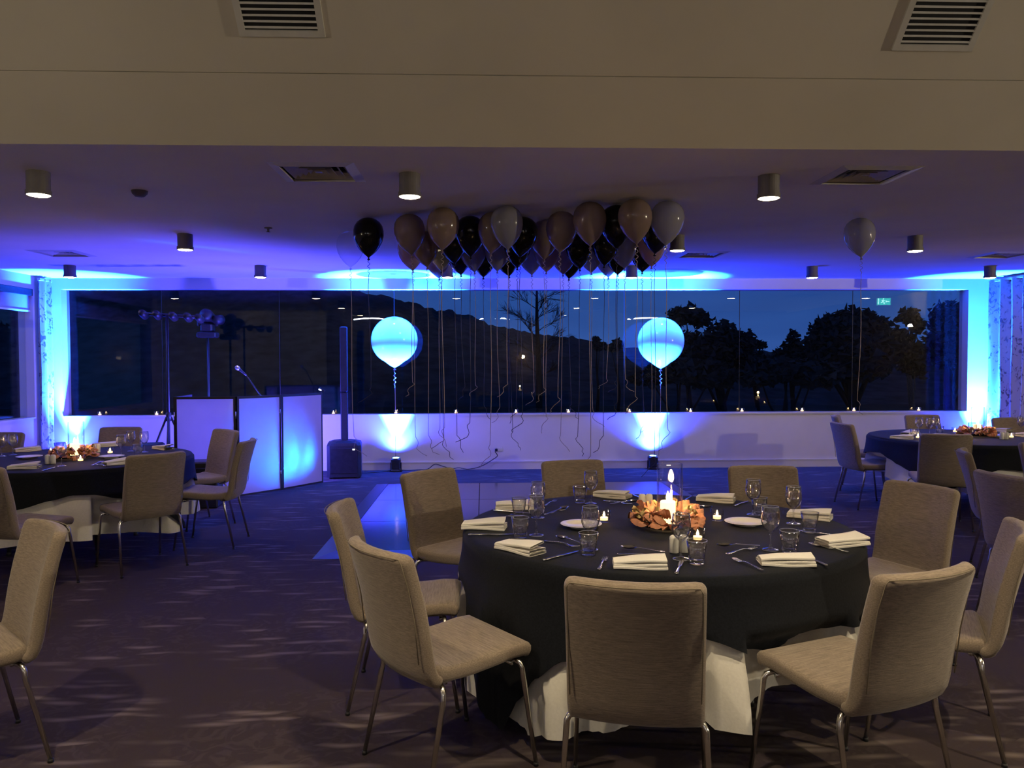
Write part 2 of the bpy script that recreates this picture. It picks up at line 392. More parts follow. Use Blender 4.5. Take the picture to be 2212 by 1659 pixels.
struct(MB().box((XR, 10.12, 0), (XR+.18, YW, ZC)).build('wall_right', 'wall_paint'))
struct(MB().box((X1, Y0, 0), (X1+.15, YW+.25, ZU)).build('wall_far_right', 'hall_paint'))
struct(MB().box((X0, Y0-.15, 0), (X1, Y0, ZU)).build('wall_rear', 'hall_paint'))

# windows: one long run of glass in eight butt-jointed panes, and one in the left wall
win = struct(bpy.data.objects.new('window_1', None)); C.objects.link(win)
PX = [-5.95, -4.616, -2.941, -1.288, .377, 2.074, 3.789, 5.488, 7.15]
for a, b in zip(PX, PX[1:]):
    MB().box((a+.003, YW+.145, .812), (b-.003, YW+.157, 2.594)).build('pane', 'window_glass', win)
for x in PX[1:-1]:
    MB().box((x-.0028, YW+.146, .812), (x+.0028, YW+.156, 2.594)).build('joint', 'black_plastic', win)
fr = MB().box((-5.95, YW+.13, .806), (7.15, YW+.17, .812)).box((-5.95, YW+.13, 2.594), (7.15, YW+.17, 2.60))
fr.build('frame', 'dark_metal', win)
w2 = struct(bpy.data.objects.new('window_2', None)); C.objects.link(w2)
MB().box((XL-.12, 8.2, .80), (XL-.108, 11.03, 2.57)).build('pane', 'window_glass', w2)
MB().box((XL-.14, 8.2, .80), (XL+.025, 11.03, .82)).build('sill', 'trim_paint', w2)
bl = thing('roller_blind', 'grey roller blind drawn part way down over the left side window', 'blind', (XL-.04, 9.6, 2.28))
MB().box((-.05, -1.38, .20), (.05, 1.42, .285)).build('cassette', 'dark_metal', bl)
MB().box((-.004, -1.38, .0), (.004, 1.42, .20)).build('blind_cloth', 'roller_blind', bl)
MB().box((-.009, -1.38, -.022), (.009, 1.42, .0)).build('bottom_rail', 'trim_paint', bl)

# curtains at both ends of the window wall
def curtain(name, label, loc, length, folds, amp, rz, z0=.03, z1=2.72):
    t = thing(name, label, 'curtain', loc, rz)
    def fn(u, v):
        return (u*length, amp*math.sin(2*PI*folds*u)*(1+.25*math.sin(7*u+2*v)) + .006*math.sin(20*u+9*v), z0+v*(z1-z0-.02))
    MB().grid(fn, int(folds*18)+2, 22).build('drape', 'curtain_print', t)
    MB().box((-.02, -.02, z1-.03), (length+.02, .02, z1)).build('track', 'trim_paint', t)
    return t
curtain('curtain', 'narrow floral curtain stacked beside the left corner of the window wall', (XL+.09, 11.04, 0), .26, 2.0, .035, PI/2)
curtain('curtain', 'pale floral curtain in deep folds along the right hand corner', (XR-.10, 10.2, 0), 1.05, 4.5, .05, PI/2)

# ------------------------------------------------------------------ ceiling things
def make_downlight(label):
    t = thing('ceiling_downlight', label, 'downlight', (0, 0, 0), 0, 'surface downlights on the low ceiling')
    MB().lathe([(.0, .0), (.068, .0), (.068, -.118), (.064, -.122)], 28, smooth=False).build('housing', 'lamp_body', t)
    MB().lathe([(.060, -.118), (.074, -.118), (.074, -.145), (.066, -.145), (.060, -.130)], 28, smooth=False).build('trim_ring', 'lamp_body', t)
    MB().lathe([(.0, -.1535), (.03, -.1525), (.055, -.149), (.0655, -.1445)], 28).build('diffuser', 'lamp_disc', t)
    return t
ROWS = [(5.06, -.461, (-1, 0, 1), 'front'), (7.475, -.457, (-1, 0, 1, 2), 'middle'), (9.891, -.44, (-2, -1, 0, 1, 2, 3), 'back')]
ORD = ['first', 'second', 'third', 'fourth', 'fifth', 'sixth', 'seventh', 'eighth', 'ninth', 'tenth', 'eleventh', 'twelfth', 'thirteenth', 'fourteenth', 'fifteenth', 'sixteenth']
first = None
for yy, xo, ks, rn in ROWS:
    for i, k in enumerate(ks):
        lab = f'{ORD[i]} cylinder downlight from the left in the {rn} row of the low ceiling'
        x = xo+2.311*k
        if first is None:
            first = make_downlight(lab); first.location = (x, yy, ZC)
        else: dup(first, (x, yy, ZC), 0, lab)
        lamp('downlight_lamp', 'SPOT', (x, yy, ZC-.16), P_DOWN, WARM, (x, yy, 0), 1.75, .9, .06)

def quad_slat(a, k):
    """one blade of a four-way diffuser: outer edge flush, inner edge up in the duct"""
    b = a+.036
    c, s = [(1, 0), (0, 1), (-1, 0), (0, -1)][k]
    def r(x, y, z): return (x*c-y*s, x*s+y*c, z)
    th = .003
    vs = [r(a, -a, .036), r(a, a, .036), r(b, b, .002), r(b, -b, .002)]
    return MB().add(vs+[(p[0], p[1], p[2]+th) for p in vs], [(0,1,2,3), (7,6,5,4), (0,4,5,1), (1,5,6,2), (2,6,7,3), (3,7,4,0)])
def make_diffuser(label):
    t = thing('air_diffuser', label, 'air vent', (0, 0, 0), 0, 'square air diffusers in the low ceiling')
    f = MB()
    for k in range(4):
        c, s = [(1, 0), (0, 1), (-1, 0), (0, -1)][k]
        vs = [(.20, -.20, -.012), (.20, .20, -.012), (.26, .26, 0), (.26, -.26, 0), (.20, -.20, .05), (.20, .20, .05)]
        f.add([(x*c-y*s, x*s+y*c, z) for x, y, z in vs], [(0,1,2,3), (4,5,1,0)])
    f.build('frame', 'grille', t)
    MB().box((-.199, -.199, .06), (.199, .199, .065)).build('backing', 'duct_dark', t)
    for j in range(4):
        for k in range(4):
            q = quad_slat(.022+.044*j, k).build('blade', 'grille', t); q.location = (0, 0, 0)
    MB().box((-.022, -.022, .002), (.022, .022, .006)).build('blade', 'grille', t)
    return t
D0 = make_diffuser('square air diffuser above and left of the balloons, beside a front downlight'); D0.location = (-1.03, 5.04, ZC)
for x, y, lab in ((2.47, 5.04, 'square air diffuser at the right, behind the third front row downlight'), (2.45, 8.79, 'square air diffuser just right of the balloon cluster with a blue lit edge'),
                  (-4.58, 8.79, 'square air diffuser far left above the window corner'), (5.9, 8.79, 'square air diffuser far right near the back row of downlights')):
    dup(D0, (x, y, ZC), 0, lab)
sm = thing('smoke_detector', 'small round smoke detector on the low ceiling left of centre', 'detector', (-2.38, 5.6, ZC))
MB().lathe([(.0, -.04), (.03, -.04), (.05, -.02), (.055, 0)], 24).build('cover', 'lamp_body', sm)
sk = thing('sprinkler_head', 'tiny sprinkler head on the low ceiling above the booth', 'sprinkler', (-1.9, 7.1, ZC))
MB().lathe([(.035, 0), (.035, -.006), (.012, -.01), (.008, -.035), (.02, -.037), (.0, -.04)], 16).build('rose', 'lamp_body', sk)

def slope_vent(name, label, cx, zc):
    """louvre grille let into the sloping ceiling"""
    t = thing(name, label, 'air vent', (cx, 4.42-(zc-ZC), zc)); k = math.sqrt(.5)
    t.rotation_euler = Matrix(((1, 0, 0), (0, -k, -k), (0, k, -k))).to_euler()
    # local: X along the wall, Y up the slope, Z out of the surface into the room
    hw, hh, bd = .178, .115, .032
    f = MB().box((-hw-bd, -hh-bd, 0), (hw+bd, -hh, .012)).box((-hw-bd, hh, 0), (hw+bd, hh+bd, .012)).box((-hw-bd, -hh, 0), (-hw, hh, .012)).box((hw, -hh, 0), (hw+bd, hh, .012))
    f.build('frame', 'grille', t)
    MB().box((-hw, -hh, .0005), (hw, hh, .0015)).build('backing', 'duct_dark', t)
    n = 8; m = None
    for i in range(n):
        y = -hh + (i+.5)*2*hh/n
        o = MB().box((-hw, -.0052, -.001), (hw, .0052, .001)).build('slat', 'grille', t) if m is None else bpy.data.objects.new('slat', m)
        if m is None: m = o.data
        else: C.objects.link(o); o.parent = t
        o.location = (0, y, .010); o.rotation_euler = (-.6, 0, 0)
    return t
slope_vent('louvre_vent', 'dark louvred vent in the sloping ceiling, upper left', -.985, 3.285)
slope_vent('louvre_vent', 'pale louvred vent in the sloping ceiling, upper right corner', 2.31, 3.262)

# raised ceiling over the viewer: recessed downlights
for i, (x, y) in enumerate(((-1.9, 1.75), (.45, 1.85), (2.8, 1.8), (-.6, -2.2), (2.6, -2.4), (6.8, .6))):
    t = thing('recessed_downlight', f'{ORD[i]} recessed downlight in the raised ceiling behind the viewer', 'downlight', (x, y, ZU), 0, 'recessed downlights of the raised ceiling')
    MB().lathe([(.06, -.002), (.075, -.006), (.08, 0)], 20).build('trim_ring', 'trim_paint', t)
    MB().lathe([(0, -.003), (.06, -.003)], 20).build('diffuser', 'lamp_disc', t)
    lamp('recessed_lamp', 'SPOT', (x, y, ZU-.02), P_NEAR*(1 if i < 3 else .15), (1, .80, .52), (x, y, 0), 1.9, .7, .05)

# ------------------------------------------------------------------ things the window glass mirrors: the hall behind the viewer; its wall uplighters are added
ex = thing('exit_sign', 'green lit exit sign mirrored in the right end of the window', 'sign', (10.25, 3.2, 3.06))
MB().box((-.19, -.02, -.10), (.19, .02, .10)).build('case', 'trim_paint', ex)
MB().box((-.175, .02, -.088), (.175, .024, .088)).build('green_panel', 'exit_green', ex)
man = MB()
for a, b, r in (((-.02, .05), (-.03, 0), .016), ((-.03, 0), (.01, -.03), .013), ((.01, -.03), (.0, -.07), .012), ((-.03, 0), (-.07, -.035), .013), ((-.02, .04), (.03, .02), .010), ((-.02, .04), (-.06, .02), .010)):
    man.cyl((a[0], .026, a[1]), (b[0], .026, b[1]), r, n=8)
man.lathe([(0, -.016), (.016, 0), (0, .016)], 10, T(-.01, .026, .07))
man.box((-.155, .025, -.08), (-.13, .028, .08)).box((.07, .025, -.01), (.15, .028, .01))
man.add([(.07, .026, -.04), (.07, .026, .04), (.04, .026, 0)], [(0, 1, 2)])
man.build('running_figure', 'exit_white', ex)
MB().cyl((0, 0, .10), (0, 0, .44), .008).build('hanger', 'trim_paint', ex)
def sconce(lab, loc, rz, p):
    t = thing('wall_sconce', lab, 'lamp', loc, rz)
    MB().box((-.05, 0, -.1), (.05, .03, .1), bev=.01).build('back_plate', 'dark_metal', t)
    MB().lathe([(0, -.07), (.05, -.05), (.065, 0), (.05, .05), (0, .07)], 16, T(0, .09, 0)).build('globe', 'sconce_glow', t)
    lamp('sconce_lamp', 'POINT', (loc[0]+math.sin(-rz)*.25, loc[1]+math.cos(rz)*.25, loc[2]+.02), p, (1, .7, .38), radius=.06)
sconce('glowing wall sconce mirrored in the middle of the window', (1.58, Y0, 1.72), 0, 40)
sconce('glowing wall sconce mirrored near the right end of the window', (X1, 3.57, 1.73), PI/2, 60)
for x, y, rz, p, lab in ((XL, 1.4, -PI/2, .55, 'left'), (X1, 1.6, PI/2, 6.0, 'right')):  # added out of view, so bounce from above brightens the slope
    t = thing('added_uplighter', f'unseen half round uplighter added on the {lab} side wall of the hall behind the viewer', 'lamp', (x, y, 2.45), rz)
    MB().lathe([(.0, -.10), (.06, -.09), (.11, -.04), (.13, .03), (.122, .03), (.10, -.03), (0, -.08)], 20, T(0, .13, 0)).build('bowl', 'grille', t)
    lamp('slope_fill_lamp', 'SPOT', (x+math.sin(-rz)*.16, y, 2.50), P_UP*p, (1, .86, .62), (x+math.sin(-rz)*1.4, y+.3, ZU), 2.6, .6, .06)  # fill light for the sloping ceiling
for i, (x, ln, lab) in enumerate(((-4.2, 1.2, 'left'), (.45, 1.3, 'middle'), (6.2, 1.5, 'right'))):
    t = thing('linear_pendant', f'{lab} of three slim white pendant lights mirrored in the window', 'lamp', (x, -6.5, 3.13), 0, 'linear pendant lights')
    MB().tube([(ln*(k/10-.5), .0, .05*math.sin(3*k/10)) for k in range(11)], .022, 8).build('tube', 'linear_glow', t)
    MB().cyl((-.4*ln, 0, .02), (-.4*ln, 0, .37), .004).build('wire', 'dark_metal', t); MB().cyl((.4*ln, 0, .02), (.4*ln, 0, .37), .004).build('wire', 'dark_metal', t)

# ------------------------------------------------------------------ outside: dusk garden, hill, trees
struct(MB().grid(lambda u, v: ((u-.5)*900, 12+v*600, -4.2), 4, 4, smooth=False).build('ground_outside', 'outside_ground'))
RID = [(-900, 500), (-200, 545), (200, 555), (500, 575), (720, 600), (800, 628), (850, 636), (905, 655), (950, 664), (1000, 674), (1040, 690), (1080, 706), (1160, 718), (1250, 729), (1330, 748), (1420, 752), (1600, 758), (1800, 762), (2300, 766), (2900, 766)]
def ridge(u):
    for (a, ya), (b, yb) in zip(RID, RID[1:]):
        if a <= u <= b: return ya+(yb-ya)*(u-a)/(b-a)
    return 766
HY = 170.0
def hill(u, v):
    px = -800+u*3600; az = math.atan((px-1106)/1701)+.0366
    prof = [(0, -4.2), (.35, .35), (.6, .75), (.8, 1.0), (1.0, .8)]
    zr = 1.565+(780-ridge(px))/1701*HY
    for (a, za), (b, zb) in zip(prof, prof[1:]):
        if a <= v <= b:
            f = (v-a)/(b-a); h = (za if a == 0 else za*zr) + ((zb*zr)-(za if a == 0 else za*zr))*f; break
    d = (HY-70)+v*90
    x, y = math.tan(az)*d, d
    n = noise.noise(Vector((x*.35, y*.2, 3)))*.9 + noise.noise(Vector((x*1.1, y*.5, 7)))*.7
    return (x, y, h + n*smoothstep(.1, .6, v)*(.6 if px > 1300 else 1.0))
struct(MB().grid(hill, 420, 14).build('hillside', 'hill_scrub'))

def tree(name, label, px, Y, crown, trunk_r, leafm, n, seed, bark='bark', bare=False, group='trees beyond the window'):
    """crown: list of (dx, z, rx, rz) lobes in metres round the trunk"""
    R = random.Random(seed)
    x = math.tan(math.atan((px-1106)/1701)+.0366)*Y
    t = thing(name, label, 'tree', (x, Y, -4.2), 0, group)
    tr = MB(); zt = max(c[1] for c in crown)+4.2
    tr.tube([(0, 0, 0), (.15, 0, zt*.35), (-.1, 0, zt*.65), (0, 0, zt*.9)], [trunk_r, trunk_r*.8, trunk_r*.5, trunk_r*.15], 7)
    for dx, z, rx, rz in crown:
        tr.tube([(0, 0, (z+4.2)*.5), (dx*.5, R.uniform(-.5, .5), (z+4.2)*.75), (dx, 0, z+4.2)], [trunk_r*.4, trunk_r*.25, trunk_r*.1], 5)
    tr.build('trunk', bark, t)
    f = MB()
    tot = sum(c[2]*c[3] for c in crown)
    for dx, z, rx, rz in crown:
        for _ in range(int(n*rx*rz/tot)):
            while True:
                p = Vector((R.uniform(-1, 1), R.uniform(-1, 1), R.uniform(-1, 1)))
                if p.length <= 1: break
            if p.length > 1e-3: p *= (.55+.45*R.random())/max(p.length, .55)
            q = Vector((dx+p.x*rx, p.y*rx*.9, z+4.2+p.z*rz)); s = R.uniform(.16, .42)*(.6+.25*rx)
            a = [Vector((R.gauss(0, 1), R.gauss(0, 1), R.gauss(0, .6))).normalized()*s*R.uniform(.6, 1.2) for _ in range(4)]
            f.add([q+v for v in a], [(0, 1, 2), (0, 2, 3), (0, 3, 1), (1, 3, 2)])
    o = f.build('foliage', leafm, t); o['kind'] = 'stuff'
    return t
def zof(y, Y): return 1.565+(780-y)/1701*Y
def crown(Y, lobes, cx):
    return [((lx-cx)/1701*Y, zof(ly, Y), rx/1701*Y, ry/1701*Y) for lx, ly, rx, ry in lobes]
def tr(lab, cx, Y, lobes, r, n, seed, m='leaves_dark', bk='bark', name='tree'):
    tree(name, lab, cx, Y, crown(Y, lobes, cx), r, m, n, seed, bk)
tr('umbrella shaped tree on a thin trunk right of the right giant balloon', 1486, 45, [(1482, 680, 40, 20), (1510, 690, 28, 16), (1460, 695, 20, 14), (1490, 760, 40, 46)], .22, 1500, 1)
tr('broad dark tree with a rounded top left of the third pane joint from the right', 1560, 42, [(1560, 720, 38, 28), (1540, 770, 46, 46), (1592, 760, 40, 46), (1500, 790, 50, 46)], .3, 1900, 2)
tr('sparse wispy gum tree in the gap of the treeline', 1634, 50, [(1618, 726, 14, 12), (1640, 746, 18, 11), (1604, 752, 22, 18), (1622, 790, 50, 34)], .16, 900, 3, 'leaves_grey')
tr('small pointed conifer beside the big pine', 1712, 46, [(1712, 728, 12, 16), (1712, 748, 24, 18), (1706, 780, 44, 32), (1740, 790, 40, 40)], .22, 1300, 4, name='conifer')
tr('big spreading pine with the widest crown outside the right windows', 1842, 38, [(1842, 698, 66, 30), (1790, 712, 44, 28), (1890, 716, 46, 30), (1760, 740, 26, 18), (1842, 770, 92, 60), (1930, 742, 30, 40)], .45, 3400, 5, name='pine_tree')
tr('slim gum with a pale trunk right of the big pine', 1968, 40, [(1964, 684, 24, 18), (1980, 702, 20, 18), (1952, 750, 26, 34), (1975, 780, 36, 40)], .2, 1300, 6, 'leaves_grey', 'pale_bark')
tr('tall dark tree at the far right end of the window', 2052, 36, [(2040, 684, 34, 30), (2074, 690, 30, 36), (2050, 740, 54, 60), (2100, 700, 40, 50), (2120, 770, 60, 60)], .35, 2800, 7)
tr('shrubby tree low in front of the right pines', 1700, 34, [(1690, 800, 60, 26), (1640, 815, 50, 22), (1760, 810, 60, 30)], .2, 1600, 8)
tr('shrubby tree low beneath the umbrella tree', 1470, 36, [(1460, 800, 60, 30), (1540, 812, 60, 28), (1400, 815, 50, 20)], .2, 1500, 9)
tr('small tree on the skyline just left of the right giant balloon', 1335, 80, [(1335, 744, 14, 12), (1320, 752, 14, 10)], .2, 420, 10)
tr('small round tree on the skyline between the ribbons', 1290, 85, [(1288, 736, 10, 10), (1296, 748, 16, 10)], .2, 360, 11)
# a bare winter tree, twigs only
R_ = random.Random(12)
bt = thing('bare_tree', 'tall leafless tree standing before the hill in the middle of the window', 'tree', (math.tan(math.atan((1160-1106)/1701)+.0366)*34, 34, -4.2), 0, 'trees beyond the window')
tw = MB(); tw.tube([(0, 0, 0), (.1, 0, 4.5), (0, 0, 7.5), (0, 0, 10.2)], [.2, .15, .08, .02], 7); tw.build('trunk', 'bark', bt)
tw = MB()
def branch(p, d, ln, r, depth):
    q = p+d*ln; tw.tube([p, p+d*ln*.5+Vector((R_.uniform(-.08, .08), 0, .04))*ln, q], [r, r*.8, r*.5], 3, caps=False)
    if depth == 0: return
    for _ in range(5):
        nd = (d+Vector((R_.gauss(0, .45), R_.gauss(0, .35), R_.gauss(.12, .3)))).normalized(); branch(p+d*ln*R_.uniform(.25, 1), nd, ln*R_.uniform(.45, .65), r*.6, depth-1)
for k in range(20):
    z = 5.0+k*.25; a = k*2.4; branch(Vector((0, 0, z)), Vector((math.cos(a), math.sin(a)*.6, .55)).normalized(), 1.15-.03*abs(k-7), .022, 3)
o = tw.build('twigs', 'bark', bt); o['kind'] = 'stuff'

# ================================================================== BLUE WASHES
def make_uplight(lab):
    t = thing('uplight', lab, 'stage light', (0, 0, 0), 0, 'blue floor uplights')
    MB().box((-.065, -.065, .03), (.065, .065, .19), bev=.014).build('housing', 'black_plastic', t)
    for s in (-1, 1): MB().box((s*.072-.006, -.02, 0), (s*.072+.006, .02, .13)).build('yoke_arm', 'dark_metal', t)
    MB().box((-.085, -.06, 0), (.085, .06, .01)).build('base_plate', 'dark_metal', t)
    MB().lathe([(.05, -.004), (.058, .006), (.052, .012)], 20, T(0, -.012, .19, rx=.22)).build('bezel', 'dark_metal', t)
    MB().lathe([(0, .004), (.05, .004)], 20, T(0, -.012, .19, rx=.22)).build('lens', 'blue_lens', t)
    return t
UP = [(-1.245, 11.22, 'blue uplight on the floor under the left giant balloon'), (2.44, 11.24, 'blue uplight on the floor under the right giant balloon'),
      (-5.80, 11.20, 'blue uplight in the left corner of the window wall'), (7.26, 11.20, 'blue uplight in the right corner of the window wall')]
u0 = None
for i, (x, y, lab) in enumerate(UP):
    if u0 is None: u0 = make_uplight(lab); u0.location = (x, y, 0)
    else: dup(u0, (x, y, 0), 0, lab)
    lamp('wash_lamp', 'SPOT', (x, y, .22), P_WASH*(1 if i < 2 else .5), BLUE, (x, y+.10, 2.7), .86, .8, .05)
    lamp('wash_spill', 'SPOT', (x, y, .23), P_WASH*.014*(1 if i < 2 else .6), VIOLET, (x, y+.35, 2.7), 2.4, 1.0, .05)
# ================================================================== FURNITURE
def slab(mb, prof, hw, th, sag, r_end=(.03, .012), nx=9):
    """upholstered slab swept along a (y,z) profile; sag bows its middle backwards"""
    P = [Vector((0, y, z)) for y, z in prof]
    # resample
    L_ = [0]
    for a, b in zip(P, P[1:]): L_.append(L_[-1]+(b-a).length)
    tot = L_[-1]
    def at(s):
        for i in range(len(P)-1):
            if s <= L_[i+1]+1e-9:
                f = (s-L_[i])/(L_[i+1]-L_[i]); return P[i]+(P[i+1]-P[i])*f
        return P[-1]
    st = [0, .0025, .007, .014, .024, .034] + [tot*k/16 for k in range(1, 16) if .05 < tot*k/16 < tot-.05] + [tot-.034, tot-.024, tot-.014, tot-.007, tot-.0025, tot]
    rings = []
    for s in st:
        p = at(s); t = (at(min(tot, s+.03))-at(max(0, s-.03))).normalized(); n = Vector((1, 0, 0)).cross(t)
        def rd(d, r): return r-math.sqrt(max(0, r*r-(r-d)**2)) if d < r else 0
        a = rd(s, r_end[0]); b = rd(tot-s, r_end[1]); w = hw-max(a, b)
        h = th/2-max(rd(s, .02)*.9, rd(tot-s, .02)*.9); c = min(.016, h)
        ring = []
        xs = [-w+c+(2*w-2*c)*i/(nx-1) for i in range(nx)]
        for x in xs: ring.append((x, h))
        ring += [(w-c*.3, h-c*.3), (w, h-c)]; ring += [(w, -h+c), (w-c*.3, -h+c*.3)]
        for x in reversed(xs): ring.append((x, -h))
        ring += [(-w+c*.3, -h+c*.3), (-w, -h+c), (-w, h-c), (-w+c*.3, h-c*.3)]
        sg = sag(s/tot)
        rings.append([p+n*q+Vector((x, -sg*(1-(x/hw)**2), 0)) for x, q in ring])
    m = len(rings[0]); vs = [v for r in rings for v in r]; fs = []
    for j in range(len(rings)-1):
        for i in range(m):
            i2 = (i+1) % m; fs.append((j*m+i, (j+1)*m+i, (j+1)*m+i2, j*m+i2))
    fs += [tuple(range(m)), tuple((len(rings)-1)*m+i for i in range(m-1, -1, -1))]
    mb.add(vs, fs, True); return mb
BACK = [(-.318, .892), (-.292, .80), (-.266, .70), (-.246, .60), (-.234, .52), (-.225, .465), (-.208, .43), (-.178, .412)]
SEAT = [(-.205, .448), (-.15, .436), (-.06, .434), (.05, .442), (.15, .452), (.205, .450), (.228, .438)]
def make_chair(label):
    t = thing('banquet_chair', label, 'chair')
    slab(MB(), BACK, .218, .052, lambda v: .048*(1-.35*v)).build('backrest', 'chair_fabric', t)
    slab(MB(), SEAT, .215, .056, lambda v: 0).build('seat', 'chair_fabric', t)
    sag = lambda x: .048*(1-(x/.218)**2)
    pts = [(-.205, -.272, .50), (-.208, -.290, .66), (-.208, -.315, .78), (-.206, -.340, .865), (-.196, -.344, .880)]
    top = [(x, -.345-sag(x), .884) for x in (-.17, -.11, -.05, 0, .05, .11, .17)]
    MB().tube(pts+top+[(-x, y, z) for x, y, z in reversed(pts)], .0022, 6).build('piping', 'fabric_piping', t)
    f = MB()
    for y in (-.15, .15): f.tube([(-.19, y, .403), (.19, y, .403)], .009, 8)
    for x in (-.12, .12): f.tube([(x, -.15, .403), (x, .15, .403)], .009, 8)
    f.build('seat_frame', 'chrome', t)
    for sx in (-1, 1):
        for yy, fy, zt in ((-.175, -.262, .398), (.165, .225, .412)):
            pts = [(sx*.15, yy*.9, zt), (sx*.195, yy, zt), (sx*.217, yy*1.03, zt-.006), (sx*.225, yy*1.05, zt-.022), (sx*.227, yy*1.06, zt-.05), (sx*.242, fy, .012)]
            g = MB().tube(pts, [.0105]*5+[.0085], 10).build('leg', 'chrome', t)
            MB().cyl((sx*.242, fy, 0), (sx*.242, fy, .014), .0115, .0105, 10).build('foot_cap', 'black_plastic', g)
    return t
CHAIRS = [
 (.533, 2.698, -12.9, 'taupe chair seen square from behind, nearest the viewer at the front table', 'F'),
 (-.125, 3.07, -55.1, 'taupe chair left of the nearest one, its wide seat turned right, front table', 'F'),
 (-.346, 3.715, -89.6, 'taupe chair seen edge on from the side, leftmost at the front table', 'F'),
 (-.110, 4.63, -132.9, 'taupe chair with dark front beside the dance floor, back left of front table', 'F'),
 (.664, 4.969, 192.3, 'taupe chair behind the front table, left of the tall candle vase', 'F'),
 (1.747, 4.609, 175.8, 'taupe chair behind the front table, right of the tall candle vase', 'F'),
 (2.067, 4.019, 113.5, 'taupe chair at the back right of the front table, its shaded front tilted', 'F'),
 (1.878, 3.248, 62.0, 'taupe chair seen edge on from the side, rightmost at the front table', 'F'),
 (1.306, 2.768, 22.0, 'taupe chair seen from behind with its seat turned left, front right of the front table', 'F'),
 (-2.641, 6.127, 45.2, 'taupe chair seen from behind before the white cloth, front right of the left table', 'L'),
 (-2.363, 6.86, 92.5, 'taupe chair in profile nearest the booth panels, right of the left table', 'L'),
 (-2.772, 7.674, 137.4, 'taupe chair partly behind the profile chair, against the first booth panel', 'L'),
 (-3.77, 7.99, 178.1, 'taupe chair behind the left table, under the window ledge candles', 'L'),
 (-4.656, 7.432, 175.0, 'taupe chair behind the left table at the left edge of the picture', 'L'),
 (-3.185, 5.533, -19.4, 'taupe chair seen from behind, cut by the left edge beside the left table', 'L'),
 (-2.056, 3.104, 132.9, 'large taupe chair in the left foreground, alone on the carpet', 'N'),
 (4.153, 8.30, -86.7, 'taupe chair in profile facing right, left of the right hand table', 'R'),
 (4.62, 9.35, -118.0, 'taupe chair just behind the profile chair at the right hand table', 'R'),
 (4.30, 7.28, -19.0, 'dark taupe chair seen from behind, in front of the right hand table', 'R'),
 (5.364, 9.11, 181.1, 'taupe chair behind the right hand table under the last ledge candle', 'R'),
 (6.094, 8.557, 182.8, 'taupe chair behind the right hand table before the corner curtain', 'R'),
 (3.88, 5.58, -118.0, 'small edge on taupe chair between the right hand table and the right edge chair', 'N'),
 (3.382, 4.577, -80.4, 'big shaded taupe chair cut by the right edge behind the rightmost front chair', 'N'),
 (4.62, 5.94, -165.0, 'taupe chair at the right edge just below the right hand table', 'N'),
]
GR = {'F': 'chairs around the front table', 'L': 'chairs around the left table', 'R': 'chairs around the right hand table', 'N': 'chairs of tables outside the picture'}
ch0 = None
for x, y, a, lab, g in CHAIRS:
    if ch0 is None: ch0 = make_chair(lab); ch0.location = (x, y, 0); ch0.rotation_euler = (0, 0, math.radians(a)); ch0['group'] = GR[g]
    else: dup(ch0, (x, y, 0), math.radians(a), lab, GR[g])

# ------------------------------------------------------------------ tables and cloths
def lerp_ang(tab, d):
    tab = sorted(tab); d = (d+180) % 360-180
    ext = [(tab[-1][0]-360, tab[-1][1])]+tab+[(tab[0][0]+360, tab[0][1])]
    for (a, va), (b, vb) in zip(ext, ext[1:]):
        if a <= d <= b:
            f = (d-a)/(b-a) if b > a else 0; f = f*f*(3-2*f)*.6+f*.4; return va+(vb-va)*f
    return tab[0][1]
def clear_of_chairs(cx, cy, th, r, z, inset):
    """the cloth is pushed inwards where a chair's seat stands against it"""
    w = smoothstep(.56, .47, z) if False else 1-smoothstep(.47, .56, z)
    if w <= 0: return r
    best = r
    for x, y, a, lab, g in CHAIRS:
        if (x-cx)**2+(y-cy)**2 > 2.2: continue
        ca, sa = math.cos(math.radians(a)), math.sin(math.radians(a)); q = r
        while q > .50:
            dx, dy = cx+q*math.cos(th)-x, cy+q*math.sin(th)-y
            lx, ly = dx*ca+dy*sa, -dx*sa+dy*ca
            f = 1-smoothstep(.25, .36, abs(lx))
            if ly > -.3+.56*f or f <= 0: break
            q -= .01
        best = min(best, r+(q-r)*w)
    return best-inset*smoothstep(0, .05, r-best)
